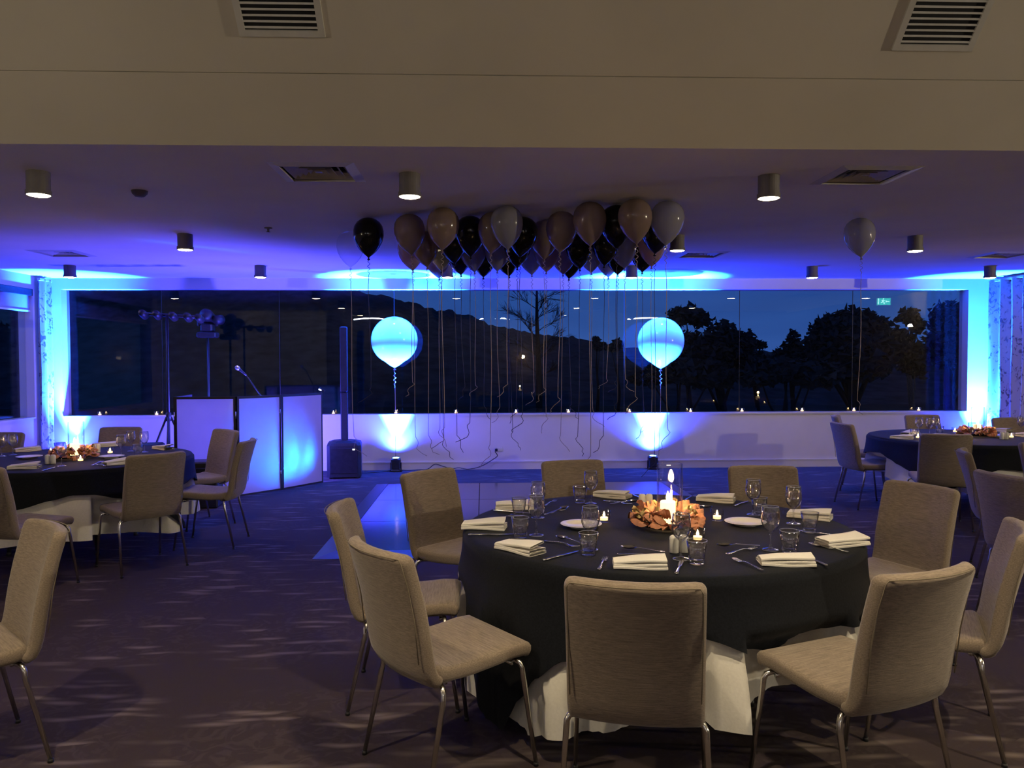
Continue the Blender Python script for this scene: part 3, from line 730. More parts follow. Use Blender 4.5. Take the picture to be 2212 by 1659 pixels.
def cloth(name, label, cx, cy, R, ztop, tab, off, m, seed, group, over=None):
    def fold(th, h):
        a = .5+.5*math.sin(8*th+seed+.9*math.sin(2*th+seed)); b = .5+.5*math.sin(15*th+2.3*seed+math.sin(3*th))
        return smoothstep(.06, .58, h)*(.085*a+.030*b) + .012*smoothstep(0, .3, h)
    nt_, nv = 260, 17
    vs = [(0, 0, ztop)]; fs = []; rr = [R*.35, R*.7, R*.93, R-.008]
    for r in rr:
        for i in range(nt_): th = 2*PI*i/nt_; vs.append((r*math.cos(th), r*math.sin(th), ztop))
    for j in range(nv):
        v = (j/(nv-1))**1.15
        for i in range(nt_):
            th = 2*PI*i/nt_; hg = lerp_ang(tab, math.degrees(th)); h = hg*v
            r = R+off*smoothstep(0, .03, h+.004)+fold(th, h)
            if j == 0: h = .004; r = R-.001+off*.4
            r = clear_of_chairs(cx, cy, th, r, ztop-h, .0 if off > .02 else .045)
            if over and j and h < lerp_ang(over, math.degrees(th))+.06:      # stay inside the upper cloth
                hb = h+.004; r = min(r, clear_of_chairs(cx, cy, th, R+.002+.026+fold(th, hb), ztop-h, 0)-.03)
            vs.append((r*math.cos(th), r*math.sin(th), ztop-h))
    for i in range(nt_): fs.append((0, 1+i, 1+(i+1) % nt_))
    for j in range(len(rr)+nv-1):
        for i in range(nt_):
            i2 = (i+1) % nt_; a = 1+j*nt_; b = a+nt_; fs.append((a+i, b+i, b+i2, a+i2))
    o = MB().add(vs, fs, True).build(name, m, None, (cx, cy, 0))
    return tag(o, label, 'tablecloth', group)
def table(cx, cy, which, wtab, btab, seed):
    t = thing('banquet_table', f'round banquet table hidden under cloths, {which}', 'table', (cx, cy, 0), 0, 'round banquet tables')
    MB().lathe([(0, .715), (.915, .715), (.92, .72), (.92, .738), (.915, .742), (0, .742)], 64).build('tabletop', 'dark_metal', t)
    for a in (45, 135, 225, 315):
        c, s = math.cos(math.radians(a)), math.sin(math.radians(a))
        g = MB().tube([(.42*c, .42*s, .714), (.45*c, .45*s, .4), (.50*c, .50*s, .02)], .016, 10).build('leg', 'dark_metal', t)
        MB().cyl((.50*c, .50*s, 0), (.50*c, .50*s, .03), .02, .018, 10).build('foot_cap', 'black_plastic', g)
    MB().tube([(.45*math.cos(PI/4+k*PI/2), .45*math.sin(PI/4+k*PI/2), .4) for k in (0, 1, 2, 3, 4)], .010, 8).build('brace', 'dark_metal', t)
    cloth('underlay_cloth', f'white undercloth hanging below the black cloth, {which}', cx, cy, .925, .7475, wtab, .004, 'white_cloth', seed, 'white undercloths', btab)
    cloth('tablecloth', f'black tablecloth, {which}', cx, cy, .927, .7515, btab, .026, 'black_cloth', seed, 'black tablecloths')
FC, LC, RC = (.85, 3.84), (-3.5, 6.85), (5.1, 8.15)
table(*FC, 'front table', [(-163, .70), (-143, .685), (-134, .70), (-127, .65), (-116, .63), (-100, .55), (-89, .545), (-81, .55), (-76, .50), (-71, .47), (-50, .5), (0, .55), (60, .55), (120, .58), (170, .6)],
      [(-178, .30), (-165, .46), (-150, .72), (-143, .73), (-136, .56), (-130, .44), (-123, .345), (-108, .25), (-91, .225), (-79, .29), (-73, .31), (-63, .25), (-40, .27), (-10, .45), (25, .33), (70, .28), (110, .5), (145, .32)], 1.2)
table(*LC, 'left table', [(-110, .5), (-94, .53), (-70, .51), (-56, .517), (-36, .54), (-20, .58), (8, .54), (60, .55), (120, .55), (180, .55)],
      [(-150, .35), (-115, .5), (-95, .34), (-85, .265), (-72, .21), (-64, .18), (-56, .187), (-43, .25), (-24, .41), (-13, .58), (-4, .3), (2, .19), (40, .3), (80, .5), (130, .25), (180, .4)], 2.6)
table(*RC, 'right hand table', [(-174, .38), (-160, .42), (-150, .42), (-142, .45), (-90, .5), (0, .5), (90, .5)],
      [(-175, .155), (-165, .206), (-159, .243), (-146, .305), (-128, .44), (-112, .26), (-104, .22), (-60, .3), (0, .3), (60, .4), (120, .28)], 4.4)

# ------------------------------------------------------------------ tableware
TT = .7535
def make_wine(label):
    t = thing('wine_glass', label, 'glass')
    # outer profile up, inner profile down
    o = [(0, 0), (.034, .0), (.0345, .0015), (.030, .004), (.012, .008), (.0048, .014), (.0038, .03), (.0038, .062), (.006, .074), (.018, .084), (.031, .098), (.0385, .118), (.0395, .138), (.0375, .160), (.0345, .186)]
    i = [(.0336, .186), (.0366, .160), (.0385, .138), (.0374, .118), (.030, .100), (.017, .087), (.004, .080), (0, .079)]
    MB().lathe(o[:8], 20).build('stem', 'glassware', t)
    MB().lathe(o[7:]+i, 24).build('bowl', 'glassware', t)
    MB().grid(lambda u, v: ((.0341+.0011*math.cos(2*PI*v))*math.cos(2*PI*u), (.0341+.0011*math.cos(2*PI*v))*math.sin(2*PI*u), .1862+.0011*math.sin(2*PI*v)), 24, 6, cu=True, cv=True).build('rim', 'rim_highlight', t)  # pale ring painting the glint along the lip
    MB().grid(lambda u, v: ((.0337+.001*math.cos(2*PI*v))*math.cos(2*PI*u), (.0337+.001*math.cos(2*PI*v))*math.sin(2*PI*u), .0015+.0012*math.sin(2*PI*v)), 24, 6, cu=True, cv=True).build('foot_highlight', 'rim_highlight', t)  # same painted glint round the foot
    return t
def make_tumbler(label):
    t = thing('water_tumbler', label, 'glass')
    MB().lathe([(0, 0), (.029, 0), (.031, .003), (.0325, .02), (.035, .045), (.0415, .094), (.0403, .094), (.0335, .045), (.030, .022), (.022, .017), (0, .016)], 24, smooth=True).build('glass_body', 'glassware', t)
    MB().grid(lambda u, v: ((.0409+.0011*math.cos(2*PI*v))*math.cos(2*PI*u), (.0409+.0011*math.cos(2*PI*v))*math.sin(2*PI*u), .0942+.0011*math.sin(2*PI*v)), 24, 6, cu=True, cv=True).build('rim', 'rim_highlight', t)  # painted highlight on the tumbler lip
    return t
def make_tealight(label, power=0):
    t = thing('tealight', label, 'candle')
    MB().lathe([(0, 0), (.027, 0), (.0295, .004), (.0335, .058), (.0322, .058), (.028, .010), (0, .009)], 20).build('holder', 'vase_glass', t)
    MB().lathe([(0, .010), (.019, .010), (.0195, .024), (.018, .0245), (.0175, .022), (0, .022)], 16).build('wax', 'tealight_wax', t)
    MB().lathe([(0, .024), (.004, .028), (.0062, .034), (.004, .043), (.0012, .052), (0, .054)], 10).build('flame', 'flame', t)
    return t
def make_plate(label):
    t = thing('side_plate', label, 'plate')
    MB().lathe([(0, .004), (.055, .004), (.066, .006), (.075, .011), (.100, .017), (.1015, .0185), (.0985, .019), (.076, .0135), (.064, .0085), (0, .0065)], 40).build('plate_body', 'china', t)
    MB().lathe([(.05, 0), (.055, 0), (.055, .005), (.05, .005)], 30).build('foot_ring', 'china', t)
    return t
def make_shaker(label):
    t = thing('salt_shaker', label, 'shaker')
    MB().lathe([(0, 0), (.0185, 0), (.020, .002), (.0198, .060), (.018, .068), (.012, .073), (0, .075)], 18).build('shaker_body', 'ceramic_shaker', t)
    h = MB()
    for k in range(3): h.cyl((.005*math.cos(k*2.1), .005*math.sin(k*2.1), .0735), (.005*math.cos(k*2.1), .005*math.sin(k*2.1), .0755), .0011, n=6)
    h.build('hole', 'dark_metal', t)
    return t
def make_napkin(label, v=0):
    t = thing('napkin', label, 'napkin')
    R = random.Random(v*31+5)
    def layer(x0, x1, y0, y1, z, th, sk, lift=0):
        def fn(u, w):
            # closed rounded cross-section along y, swept along x
            a = 2*PI*w; yy = (y0+y1)/2+(y1-y0)/2*max(-1, min(1, 1.25*math.cos(a))); q = max(-1, min(1, 1.6*math.sin(a)))
            x = x0+(x1-x0)*u + sk*(yy)
            return (x, yy, z+th/2+th/2*q+.0022*math.sin(5*u+z*200+v)+lift*u*(.5+yy*4))
        return fn
    m = MB(); h = .052
    m.grid(layer(-.105, .105, -h, h, .0002, .011, 0), 12, 20, cv=True, caps=False)
    m.grid(layer(-.103, .104, -h+.002, h-.004, .011, .010, .03), 12, 20, cv=True)
    m.build('lower_fold', 'napkin_cloth', t)
    m = MB(); m.grid(layer(-.104, .102, -h+.004, h-.008-.012*(v % 3), .0205, .009, -.06+.05*(v % 3), .03), 12, 20, cv=True)
    # end caps of every fold
    m.build('upper_fold', 'napkin_cloth', t)
    return t
def blade_mesh(kind):
    m = MB()
    def strip(st, rise):
        # st: (x, halfwidth, z, thickness)
        def fn(u, w):
            k = round(u*(len(st)-1)); x, hw, z, th = st[k]; a = 2*PI*w
            return (x, hw*math.cos(a), z+th*math.sin(a))
        m.grid(fn, len(st), 8, cv=True, M=None)
    if kind == 'knife':
        strip([(-.108, .0005, .004, .0005), (-.106, .007, .004, .0035), (-.09, .0085, .004, .004), (-.04, .006, .004, .004), (-.005, .005, .004, .0038), (.0, .007, .004, .003), (.02, .0095, .004, .0012), (.07, .010, .004, .001), (.10, .007, .004, .001), (.112, .0006, .004, .0006)], 0)
    else:
        strip([(-.095, .0005, .005, .0005), (-.093, .007, .005, .002), (-.075, .008, .005, .0022), (-.03, .004, .009, .002), (.01, .0032, .012, .002), (.030, .004, .010, .0018)], 0)
        if kind == 'fork':
            strip([(.028, .004, .010, .0018), (.038, .010, .007, .0012), (.05, .0122, .005, .0012), (.056, .012, .005, .0012)], 0)
            for k in range(4):
                y = -.0096+.0064*k
                m.tube([(.054, y, .005), (.075, y, .0055), (.096, y*.95, .009)], [.0022, .0018, .0009], 6)
        else:
            def bowl(u, w):
                r = w; a = 2*PI*u
                x = .062+.034*r*math.cos(a); y = .0205*r*math.sin(a)*(1-.12*math.cos(a))
                return (x, y, .004+.009*r*r)
            m.grid(bowl, 20, 6, cu=True)
            m.grid(lambda u, w: (lambda p: (p[0], p[1], p[2]-.0012))(bowl(u, w)), 20, 6, cu=True)
    return m
CUT = {}
def cutlery(kind, label, x, y, deg, z, group):
    if kind not in CUT: CUT[kind] = blade_mesh(kind).mesh(kind, 'cutlery_steel')
    o = bpy.data.objects.new({'fork': 'dinner_fork', 'knife': 'table_knife', 'spoon': 'dessert_spoon'}[kind], CUT[kind]); C.objects.link(o)
    o.location = (x, y, z); o.rotation_euler = (0, 0, math.radians(deg))
    return tag(o, label, kind, group)
NAP_F = [(0.154, 3.349, -46.3, 0.24), (0.614, 3.064, -6.6, 0.217), (1.204, 3.079, -6.9, 0.208), (1.575, 3.386, 12.0, 0.207), (1.68, 3.979, -33.4, 0.238), (1.341, 4.484, -25.6, 0.236), (0.768, 4.649, -32.5, 0.229), (0.171, 4.316, -3.0, 0.194), (0.003, 3.816, -10.4, 0.167)]
WINE_F = [(0.281, 4.052), (0.245, 3.64), (0.608, 4.434), (0.457, 3.348), (0.806, 3.172), (1.415, 4.066), (1.227, 3.31), (1.537, 3.835)]
TUM_F = [(0.168, 3.595), (0.185, 4.119), (0.437, 3.26), (0.85, 3.096), (1.289, 3.257), (1.538, 3.643), (0.551, 4.467), (1.442, 4.052)]
TEA_F = [(0.606, 3.929), (1.183, 3.933), (0.959, 3.48)]
PLATE_F = [(0.475, 3.813), (1.292, 3.825)]
SHAK_F = [(0.879, 4.32), (0.917, 4.317), (0.804, 3.282), (0.847, 3.288)]
CENT_F = (0.897, 3.802)
CUT_F = [('fork', 0.102, 3.49, 56.9, 0.249), ('knife', 0.32, 3.242, 42.1, 0.297), ('spoon', 0.389, 3.489, 127.0, 0.248), ('fork', 0.341, 3.445, -45.0, 0.144), ('fork', 0.472, 3.103, 73.1, 0.207), ('knife', 0.766, 3.042, 70.1, 0.276), ('spoon', 0.675, 3.301, 154.4, 0.19), ('fork', 0.646, 3.222, -16.5, 0.162), ('fork', 1.044, 3.058, 107.1, 0.248), ('spoon', 1.103, 3.354, 180.0, 0.182), ('fork', 1.092, 3.28, 33.1, 0.236), ('knife', 1.328, 3.137, 102.0, 0.178), ('fork', 1.483, 3.317, 120.6, 0.242), ('knife', 1.564, 3.602, 135.0, 0.147), ('knife', 0.034, 3.655, -0.3, 0.201), ('fork', 0.11, 4.027, 61.7, 0.158), ('knife', 0.148, 4.204, -26.1, 0.234), ('fork', 0.376, 4.441, 64.3, 0.141), ('fork', 0.384, 4.186, 49.0, 0.131), ('spoon', 0.406, 4.206, 57.2, 0.257), ('fork', 0.76, 4.441, -43.9, 0.18), ('spoon', 0.797, 4.417, 22.8, 0.165), ('knife', 0.904, 4.689, -72.8, 0.088), ('fork', 1.216, 4.569, 53.7, 0.225), ('spoon', 1.159, 4.27, -21.2, 0.133), ('knife', 1.46, 4.389, 51.0, 0.143)]
NAP_L = [(-3.522, 6.159, 10.0, 0.225), (-2.92, 6.37, 51.3, 0.277), (-4.191, 7.378, 42.4, 0.156), (-3.658, 7.739, 15.9, 0.121), (-2.992, 7.454, -37.6, 0.349)]
WINE_L = [(-4.14, 7.069), (-4.176, 6.97), (-3.128, 6.903), (-3.218, 7.296), (-3.062, 7.213), (-3.307, 6.28)]
TUM_L = [(-3.027, 6.998), (-3.803, 7.188)]
TEA_L = [(-3.289, 6.536), (-3.307, 7.086), (-3.84, 7.12)]
PLATE_L = [(-3.859, 6.819), (-3.166, 6.807)]
SHAK_L = [(-3.496, 6.432), (-3.451, 6.429), (-3.505, 7.205), (-3.485, 7.24)]
CENT_L = (-3.472, 6.795)
CUT_L = [('knife', -3.306, 6.097, 95.1, 0.261), ('spoon', -3.08, 6.38, 90.3, 0.227), ('fork', -2.995, 6.276, -39.9, 0.231)]
NAP_R = [(4.636, 8.383, 31.9, 0.369), (4.308, 7.941, -38.0, 0.174), (5.513, 8.776, 17.8, 0.32), (5.854, 8.663, -77.7, 0.183), (5.677, 8.096, -52.4, 0.138)]
WINE_R = [(4.732, 8.375), (4.786, 8.263), (4.977, 8.467), (4.875, 7.666), (5.887, 8.402)]
TUM_R = [(4.487, 8.027), (4.954, 8.359)]
TEA_R = [(5.247, 8.561), (5.445, 7.911), (4.472, 7.93)]
PLATE_R = [(4.888, 8.204), (5.41, 8.115)]
SHAK_R = [(5.285, 7.825), (5.331, 7.822)]
CENT_R = (5.25, 8.178)
BALLOONS = [('black', -0.939, 6.559), ('gold', -0.585, 6.388), ('gold', -0.304, 6.118), ('black', -0.092, 6.45), ('gold', 0.076, 6.308), ('pearl', 0.186, 6.047), ('black', 0.362, 6.538), ('gold', 0.486, 6.61), ('gold', 0.626, 6.254), ('gold', 0.819, 5.894), ('black', 1.002, 5.971), ('gold', 1.116, 5.771), ('pearl', 1.368, 5.825), ('black', 1.396, 6.309), ('gold', -0.524, 7.22), ('rose', -0.672, 7.466), ('black', -0.387, 7.494), ('rose', -0.466, 8.19), ('black', -0.261, 6.933), ('black', -0.231, 7.824), ('pearl', -0.078, 7.587), ('black', 0.021, 8.072), ('pearl', 0.13, 7.519), ('black', 0.236, 7.996), ('black', 0.32, 7.238), ('pearl', 0.474, 7.815), ('rose', 0.615, 7.578), ('rose', 0.8, 7.811), ('black', 0.892, 7.321), ('black', 0.909, 8.175), ('pearl', 1.043, 7.638), ('black', 1.105, 7.081), ('pearl', 1.285, 8.02), ('black', 1.335, 7.84), ('pearl', 1.301, 7.285), ('black', 1.544, 7.565), ('rose', 1.536, 7.132), ('pearl', 3.145, 6.493), ('clear', -1.199, 7.23)]
TEA_SILL = [-5.471, -4.672, -2.161, -1.264, -0.396, 0.478, 1.241, 2.138, 3.039, 3.802, 4.699, 5.476, 6.453]

SRC = {}
def place(kind, make, xy, rz, label, group, z=TT, **k):
    if kind not in SRC: o = make(label, **k); o['group'] = group; o.location = (*xy, z); o.rotation_euler = (0, 0, rz); SRC[kind] = o; return o
    return dup(SRC[kind], (*xy, z), rz, label, group)
NAPL = ['angled white napkin in front of the two left front chairs', 'square on white napkin nearest the viewer', 'white napkin with a pointed fold before the front right chair', 'white napkin with a turned up corner at the right rim', 'white napkin behind the right tumbler at the back right rim', 'white napkin just right of the tall candle vase at the back rim', 'white napkin behind the two rear shakers at the back rim', 'white napkin behind the left tumblers at the back left rim', 'white napkin at the far left rim beside a knife']
for i, (x, y, a, l) in enumerate(NAP_F):
    place(f'nap{i % 4}', make_napkin, (x, y), math.radians(a), f'{NAPL[i]}, front table', 'napkins on the front table', v=i % 4)
WL = ['wine glass standing behind another at the left', 'wine glass left, in front of its twin', 'wine glass at the back beside the rear left napkin', 'wine glass before the left side plate', 'wine glass in front of the nearest shaker pair', 'wine glass at the back right before the chair', 'wine glass right of the right side plate', 'wine glass farthest right, before the back right napkin']
for (x, y), l in zip(WINE_F, WL): place('wine', make_wine, (x, y), 0, l+', front table', 'wine glasses on the front table')
TL = ['water tumbler beside the front left wine glass', 'water tumbler behind the left tumbler near the back left napkin', 'water tumbler over the spoon left of the nearest napkin', 'water tumbler right of the nearest shaker pair', 'water tumbler behind the pointed fold napkin', 'water tumbler before the back right napkin', 'water tumbler at the back left of the rear napkin', 'water tumbler beside the back right wine glass']
for (x, y), l in zip(TUM_F, TL): place('tumbler', make_tumbler, (x, y), 0, l+', front table', 'water tumblers on the front table')
for (x, y), l in zip(TEA_F, ('left of the leaf wreath', 'right of the leaf wreath', 'in front of the wreath behind a tumbler')):
    place('tea', make_tealight, (x, y), 0, f'lit tealight in a glass cup {l}, front table', 'tealights on the front table')
for (x, y), l in zip(PLATE_F, ('left of the leaf wreath', 'right of the leaf wreath')): place('plate', make_plate, (x, y), 0, f'empty white side plate {l}, front table', 'side plates on the front table')
for (x, y), l in zip(SHAK_F, ('left one of the rear white shaker pair', 'right one of the rear white shaker pair', 'left one of the near white shaker pair', 'right one of the near white shaker pair')): place('shaker', make_shaker, (x, y), 0, l+', front table', 'shakers on the front table')
CL = {'fork': 0, 'knife': 0, 'spoon': 0}
NEARW = ['the angled napkin at front left']*4+['the nearest square napkin']*4+['the pointed fold napkin']*4+['the turned up napkin at the right rim']*2+['the far left napkin']*2+['the back left napkin']*4+['the rear napkin left of the vase']*3+['the rear napkin right of the vase']*3
CNT = {}
for (k, x, y, a, l), nw in zip(CUT_F, NEARW):
    same = [q for q, n2 in zip(CUT_F, NEARW) if n2 == nw and q[0] == k]
    lab = f'steel {k} beside {nw}, front table'
    if len(same) > 1:
        c = CNT.get((k, nw), 0); CNT[(k, nw)] = c+1
        lab = f'{"outer" if c == 0 else "inner crossed"} steel {k} beside {nw}, front table'
    cutlery(k, lab, x, y, a, TT + (.004 if k == 'spoon' else 0), 'cutlery on the front table')
# the two farther tables
for pre, tn, nn in (('L', 'left table', NAP_L), ('R', 'right hand table', NAP_R)):
    loc = {'L': ['at the near rim', 'before the chair at the near right', 'at the back left rim', 'behind the shaker pair', 'at the back right rim'], 'R': ['at the far left rim', 'at the near left rim', 'behind the leaf wreath', 'at the back right', 'at the right edge of the picture']}[pre]
    for i, (x, y, a, l) in enumerate(nn): place(f'nap{i % 4}', make_napkin, (x, y), math.radians(a), f'white napkin {loc[i]}, {tn}', f'napkins on the {tn}', v=i % 4)
wl = ['farthest left', 'at the left edge of the picture', 'right of the leaf wreath, nearer one', 'right of the leaf wreath, farther one', 'next to the back right napkin', 'at the near rim']
for (x, y), l in zip(WINE_L, wl): place('wine', make_wine, (x, y), 0, f'wine glass {l}, left table', 'wine glasses on the left table')
wl = ['leftmost', 'second from the left', 'tall against the blue wall', 'lying low before the wreath', 'at the right edge of the picture']
for (x, y), l in zip(WINE_R, wl): place('wine', make_wine, (x, y), 0, f'wine glass {l}, right hand table', 'wine glasses on the right hand table')
for (x, y), l in zip(TUM_L, ('near the back right glasses', 'behind the left shakers')): place('tumbler', make_tumbler, (x, y), 0, f'water tumbler {l}, left table', 'water tumblers on the far tables')
for (x, y), l in zip(TUM_R, ('by the near left napkin', 'behind the front chair')): place('tumbler', make_tumbler, (x, y), 0, f'water tumbler {l}, right hand table', 'water tumblers on the far tables')
for (x, y), l in zip(TEA_L, ('in front of the leaf wreath', 'right of the leaf wreath', 'left of the leaf wreath')): place('tea', make_tealight, (x, y), 0, f'lit tealight {l}, left table', 'tealights on the left table')
for (x, y), l in zip(TEA_R, ('left of the leaf wreath', 'beside the shakers', 'by the near left napkin')): place('tea', make_tealight, (x, y), 0, f'lit tealight {l}, right hand table', 'tealights on the right hand table')
for (x, y), l in zip(PLATE_L, ('left', 'right')): place('plate', make_plate, (x, y), 0, f'empty white side plate {l} of the leaf wreath, left table', 'side plates on the far tables')
for (x, y), l in zip(PLATE_R, ('left', 'right')): place('plate', make_plate, (x, y), 0, f'empty white side plate {l} of the leaf wreath, right hand table', 'side plates on the far tables')
for (x, y), l in zip(SHAK_L, ('left one of the near white shaker pair', 'right one of the near white shaker pair', 'nearer one of the white shakers right of the wreath', 'farther one of the white shakers right of the wreath')): place('shaker', make_shaker, (x, y), 0, l+', left table', 'shakers on the far tables')
for (x, y), l in zip(SHAK_R, ('left', 'right')): place('shaker', make_shaker, (x, y), 0, f'{l} one of the white shaker pair, right hand table', 'shakers on the far tables')
for (k, x, y, a, l), w_ in zip(CUT_L, ('right of the near napkin', 'left of the near right napkin', 'under the near right napkin edge')): cutlery(k, f'steel {k} {w_}, left table', x, y, a, TT, 'cutlery on the left table')
# ledge candles
for i, x in enumerate(TEA_SILL): place('tea', make_tealight, (x, YW+.055), 0, f'{ORD[i]} lit tealight from the left along the window ledge', 'tealights on the window ledge', z=.806)
lamp('ledge_glow', 'POINT', (-4.672+.09, YW+.05, .86), .12, (1, .55, .2), radius=.02)

# centrepieces
def leaf_mesh(seed, ln=.085, wd=.032):
    R = random.Random(seed); cu = R.uniform(.3, .9); tw = R.uniform(-.5, .5)
    def fn(u, v):
        s = v; w = wd*(math.sin(PI*min(1, s**.8*.97+.03)))**.8*(1+.12*math.sin(9*s+seed)); q = (u-.5)*2
        return (s*ln, q*w, .028*cu*math.sin(s*2.6)+.012*q*q*math.cos(seed)+.010*math.sin(6*s+3*q+seed)+tw*q*w*.5*s)
    return MB().grid(fn, 7, 10)
LEAFM = [leaf_mesh(s).mesh('silk_leaf', 'silk_leaf') for s in (1, 2, 3, 4)]
GOLDM = [leaf_mesh(s, .05, .018).mesh('gold_leaf', 'gold_leaf') for s in (5, 6)]
GRNM = leaf_mesh(8, .05, .012).mesh('green_leaf', 'green_leaf')
def centrepiece(cx, cy, tn, seed):
    R = random.Random(seed)
    t = thing('leaf_wreath', f'orange silk leaf wreath with gold sprigs round the candle, {tn}', 'wreath', (cx, cy, TT), 0, 'leaf wreaths')
    MB().grid(lambda u, v: ((.115+.018*math.cos(2*PI*v))*math.cos(2*PI*u), (.115+.018*math.cos(2*PI*v))*math.sin(2*PI*u), .020+.016*math.sin(2*PI*v)), 28, 8, cu=True, cv=True).build('ring_base', 'bark', t)
    def leaf(name, m, r, a, z, yaw, pit, roll, s):
        o = bpy.data.objects.new(name, m); C.objects.link(o); o.parent = t
        o.location = (r*math.cos(a), r*math.sin(a), z); o.rotation_euler = (roll, pit, yaw); o.scale = (s, s, s)
    for k in range(60):
        a = 2*PI*k/60+R.uniform(-.1, .1); tier = k % 3
        r = (.126, .112, .100)[tier]+R.uniform(-.008, .008); z = (.026, .042, .056)[tier]
        leaf('silk_leaf', R.choice(LEAFM), r, a, z, a+R.uniform(-.8, .8), R.uniform(-.15, .22)-(.0, .22, .45)[tier], R.uniform(-.5, .5), R.uniform(.72, 1.05))
    for k in range(16):
        a = R.uniform(0, 2*PI); leaf('gold_leaf', R.choice(GOLDM), R.uniform(.115, .16), a, R.uniform(.04, .07), R.uniform(0, 6.28), R.uniform(-.9, .2), R.uniform(-.6, .6), R.uniform(.7, 1.1))
    for k in range(7):
        a = R.uniform(0, 2*PI); leaf('green_leaf', GRNM, R.uniform(.10, .14), a, R.uniform(.03, .06), R.uniform(0, 6.28), -R.uniform(.2, .9), 0, 1)
    v = thing('hurricane_vase', f'tall clear glass hurricane vase in the wreath, {tn}', 'vase', (cx+.015, cy+.01, TT), 0, 'hurricane vases')
    MB().lathe([(0, 0), (.060, 0), (.0625, .004), (.0625, .305), (.0605, .308), (.059, .305), (.059, .008), (0, .007)], 36).build('vase_wall', 'vase_glass', v)
    p = thing('pillar_candle', f'lit cream pillar candle inside the vase, {tn}', 'candle', (cx+.004, cy+.004, TT+.008), 0, 'pillar candles')
    MB().lathe([(0, 0), (.036, 0), (.037, .003), (.037, .112), (.034, .117), (.028, .113), (0, .110)], 24).build('wax', 'candle_wax', p)
    MB().cyl((0, 0, .109), (.001, 0, .122), .0012, n=6).build('wick', 'bark', p)
    MB().lathe([(0, .118), (.006, .124), (.0095, .134), (.006, .150), (.002, .163), (0, .166)], 12).build('flame', 'flame', p)
    lamp('candle_lamp', 'POINT', (cx+.004, cy+.004, TT+.20), 3.5, (1, .58, .25), radius=.02)
centrepiece(*CENT_F, 'front table', 3); centrepiece(*CENT_L, 'left table', 4); centrepiece(*CENT_R, 'right hand table', 5)
# ================================================================== BALLOONS
PROF = [(0.0, .152), (.032, .148), (.066, .136), (.096, .112), (.116, .080), (.1245, .040), (.124, .0), (.113, -.045), (.092, -.088), (.064, -.124), (.036, -.152), (.016, -.168), (.008, -.176)]
BMESH = {}
def ribbon_pts(R, ln, curl=True, sway=.03):
    pts = []; z = 0
    if curl:
        for k in range(30):
            f = k/29; a = f*2*PI*4; rr = .011*math.sin(PI*min(1, f*1.1+.05)); pts.append((rr*math.cos(a), rr*math.sin(a), -f*.16))
        z = -.17
    ax, ay = R.uniform(-1, 1)*sway, R.uniform(-1, 1)*sway; ph = R.uniform(0, 6)
    n = 14; st = -z; ln2 = ln-st
    for k in range(1, n+1):
        f = k/n; pts.append((ax*f*f+.006*math.sin(5*f+ph), ay*f*f, z-ln2*f*.88))
    x, y, zz = pts[-1]; d = R.choice((-1, 1))
    for k in range(1, 9):
        f = k/8; pts.append((x+d*.10*f*f*R.uniform(.6, 1)+.02*math.sin(7*f+ph), y+.02*f, zz-ln2*.12*f))
    return pts
def balloon(col, x, y, z, label, seed, group):
    R = random.Random(seed)
    t = thing('balloon', label, 'balloon', (x, y, z), 0, group)
    if col not in BMESH: BMESH[col] = (MB().lathe(PROF, 28).mesh('envelope', 'latex_'+col), MB().lathe([(.008, 0), (.006, -.006), (.006, -.010), (.013, -.020), (.011, -.022), (0, -.012)], 12).mesh('knot', 'latex_'+col))
    tx, ty = R.uniform(-.14, .14), R.uniform(-.14, .14)
    for nm, m, zz in (('envelope', BMESH[col][0], 0), ('knot', BMESH[col][1], -.176)):
        o = bpy.data.objects.new(nm, m); C.objects.link(o); o.parent = t
        M = Matrix.Rotation(tx, 4, 'X') @ Matrix.Rotation(ty, 4, 'Y'); o.rotation_euler = (tx, ty, 0)
        o.rotation_euler = M.to_euler(); o.location = M @ Vector((0, 0, zz))
    k = M @ Vector((0, 0, -.19))
    end = R.uniform(.62, 1.0) if R.random() < .75 else R.uniform(1.05, 1.3)
    r = MB().tube(ribbon_pts(R, z+k.z-end), .0024, 4, True, T(k.x, k.y, k.z)).build('ribbon', 'ribbon_black' if col == 'black' else 'ribbon_gold', t)
    return t
pos = [[x, y] for c, x, y in BALLOONS]
for it in range(60):
    for i in range(len(pos)):
        for j in range(i):
            dx, dy = pos[i][0]-pos[j][0], pos[i][1]-pos[j][1]; d = math.hypot(dx, dy)
            if d < .252:
                p = (.252-d)/2/max(d, 1e-4); pos[i][0] += dx*p*.5; pos[j][0] -= dx*p*.5; pos[i][1] += dy*p; pos[j][1] -= dy*p
CN = {'black': 'shiny black', 'gold': 'brownish gold', 'pearl': 'pale pearl', 'rose': 'rosy pink', 'clear': 'clear transparent'}
cnt = {}
for i, (c, x, y) in enumerate(BALLOONS):
    px, py = pos[i]
    if i == 0: lab = 'single black balloon at the left end, apart from the ceiling cluster'
    elif c == 'clear': lab = 'faint clear balloon left of the single black balloon'
    elif i == 37: lab = 'lone pale balloon on the ceiling far right of the cluster'
    else:
        row = 'front' if i < 14 else 'rear'
        same = sorted([j for j in range(1, 37) if BALLOONS[j][0] == c and (j < 14) == (i < 14)], key=lambda j: pos[j][0]/pos[j][1])
        lab = f'{ORD[same.index(i)]} {CN[c]} balloon from the left in the {row} rows of the ceiling cluster'
    balloon(c, px, py, ZC-.158, lab, 100+i, 'balloons floating at the ceiling')
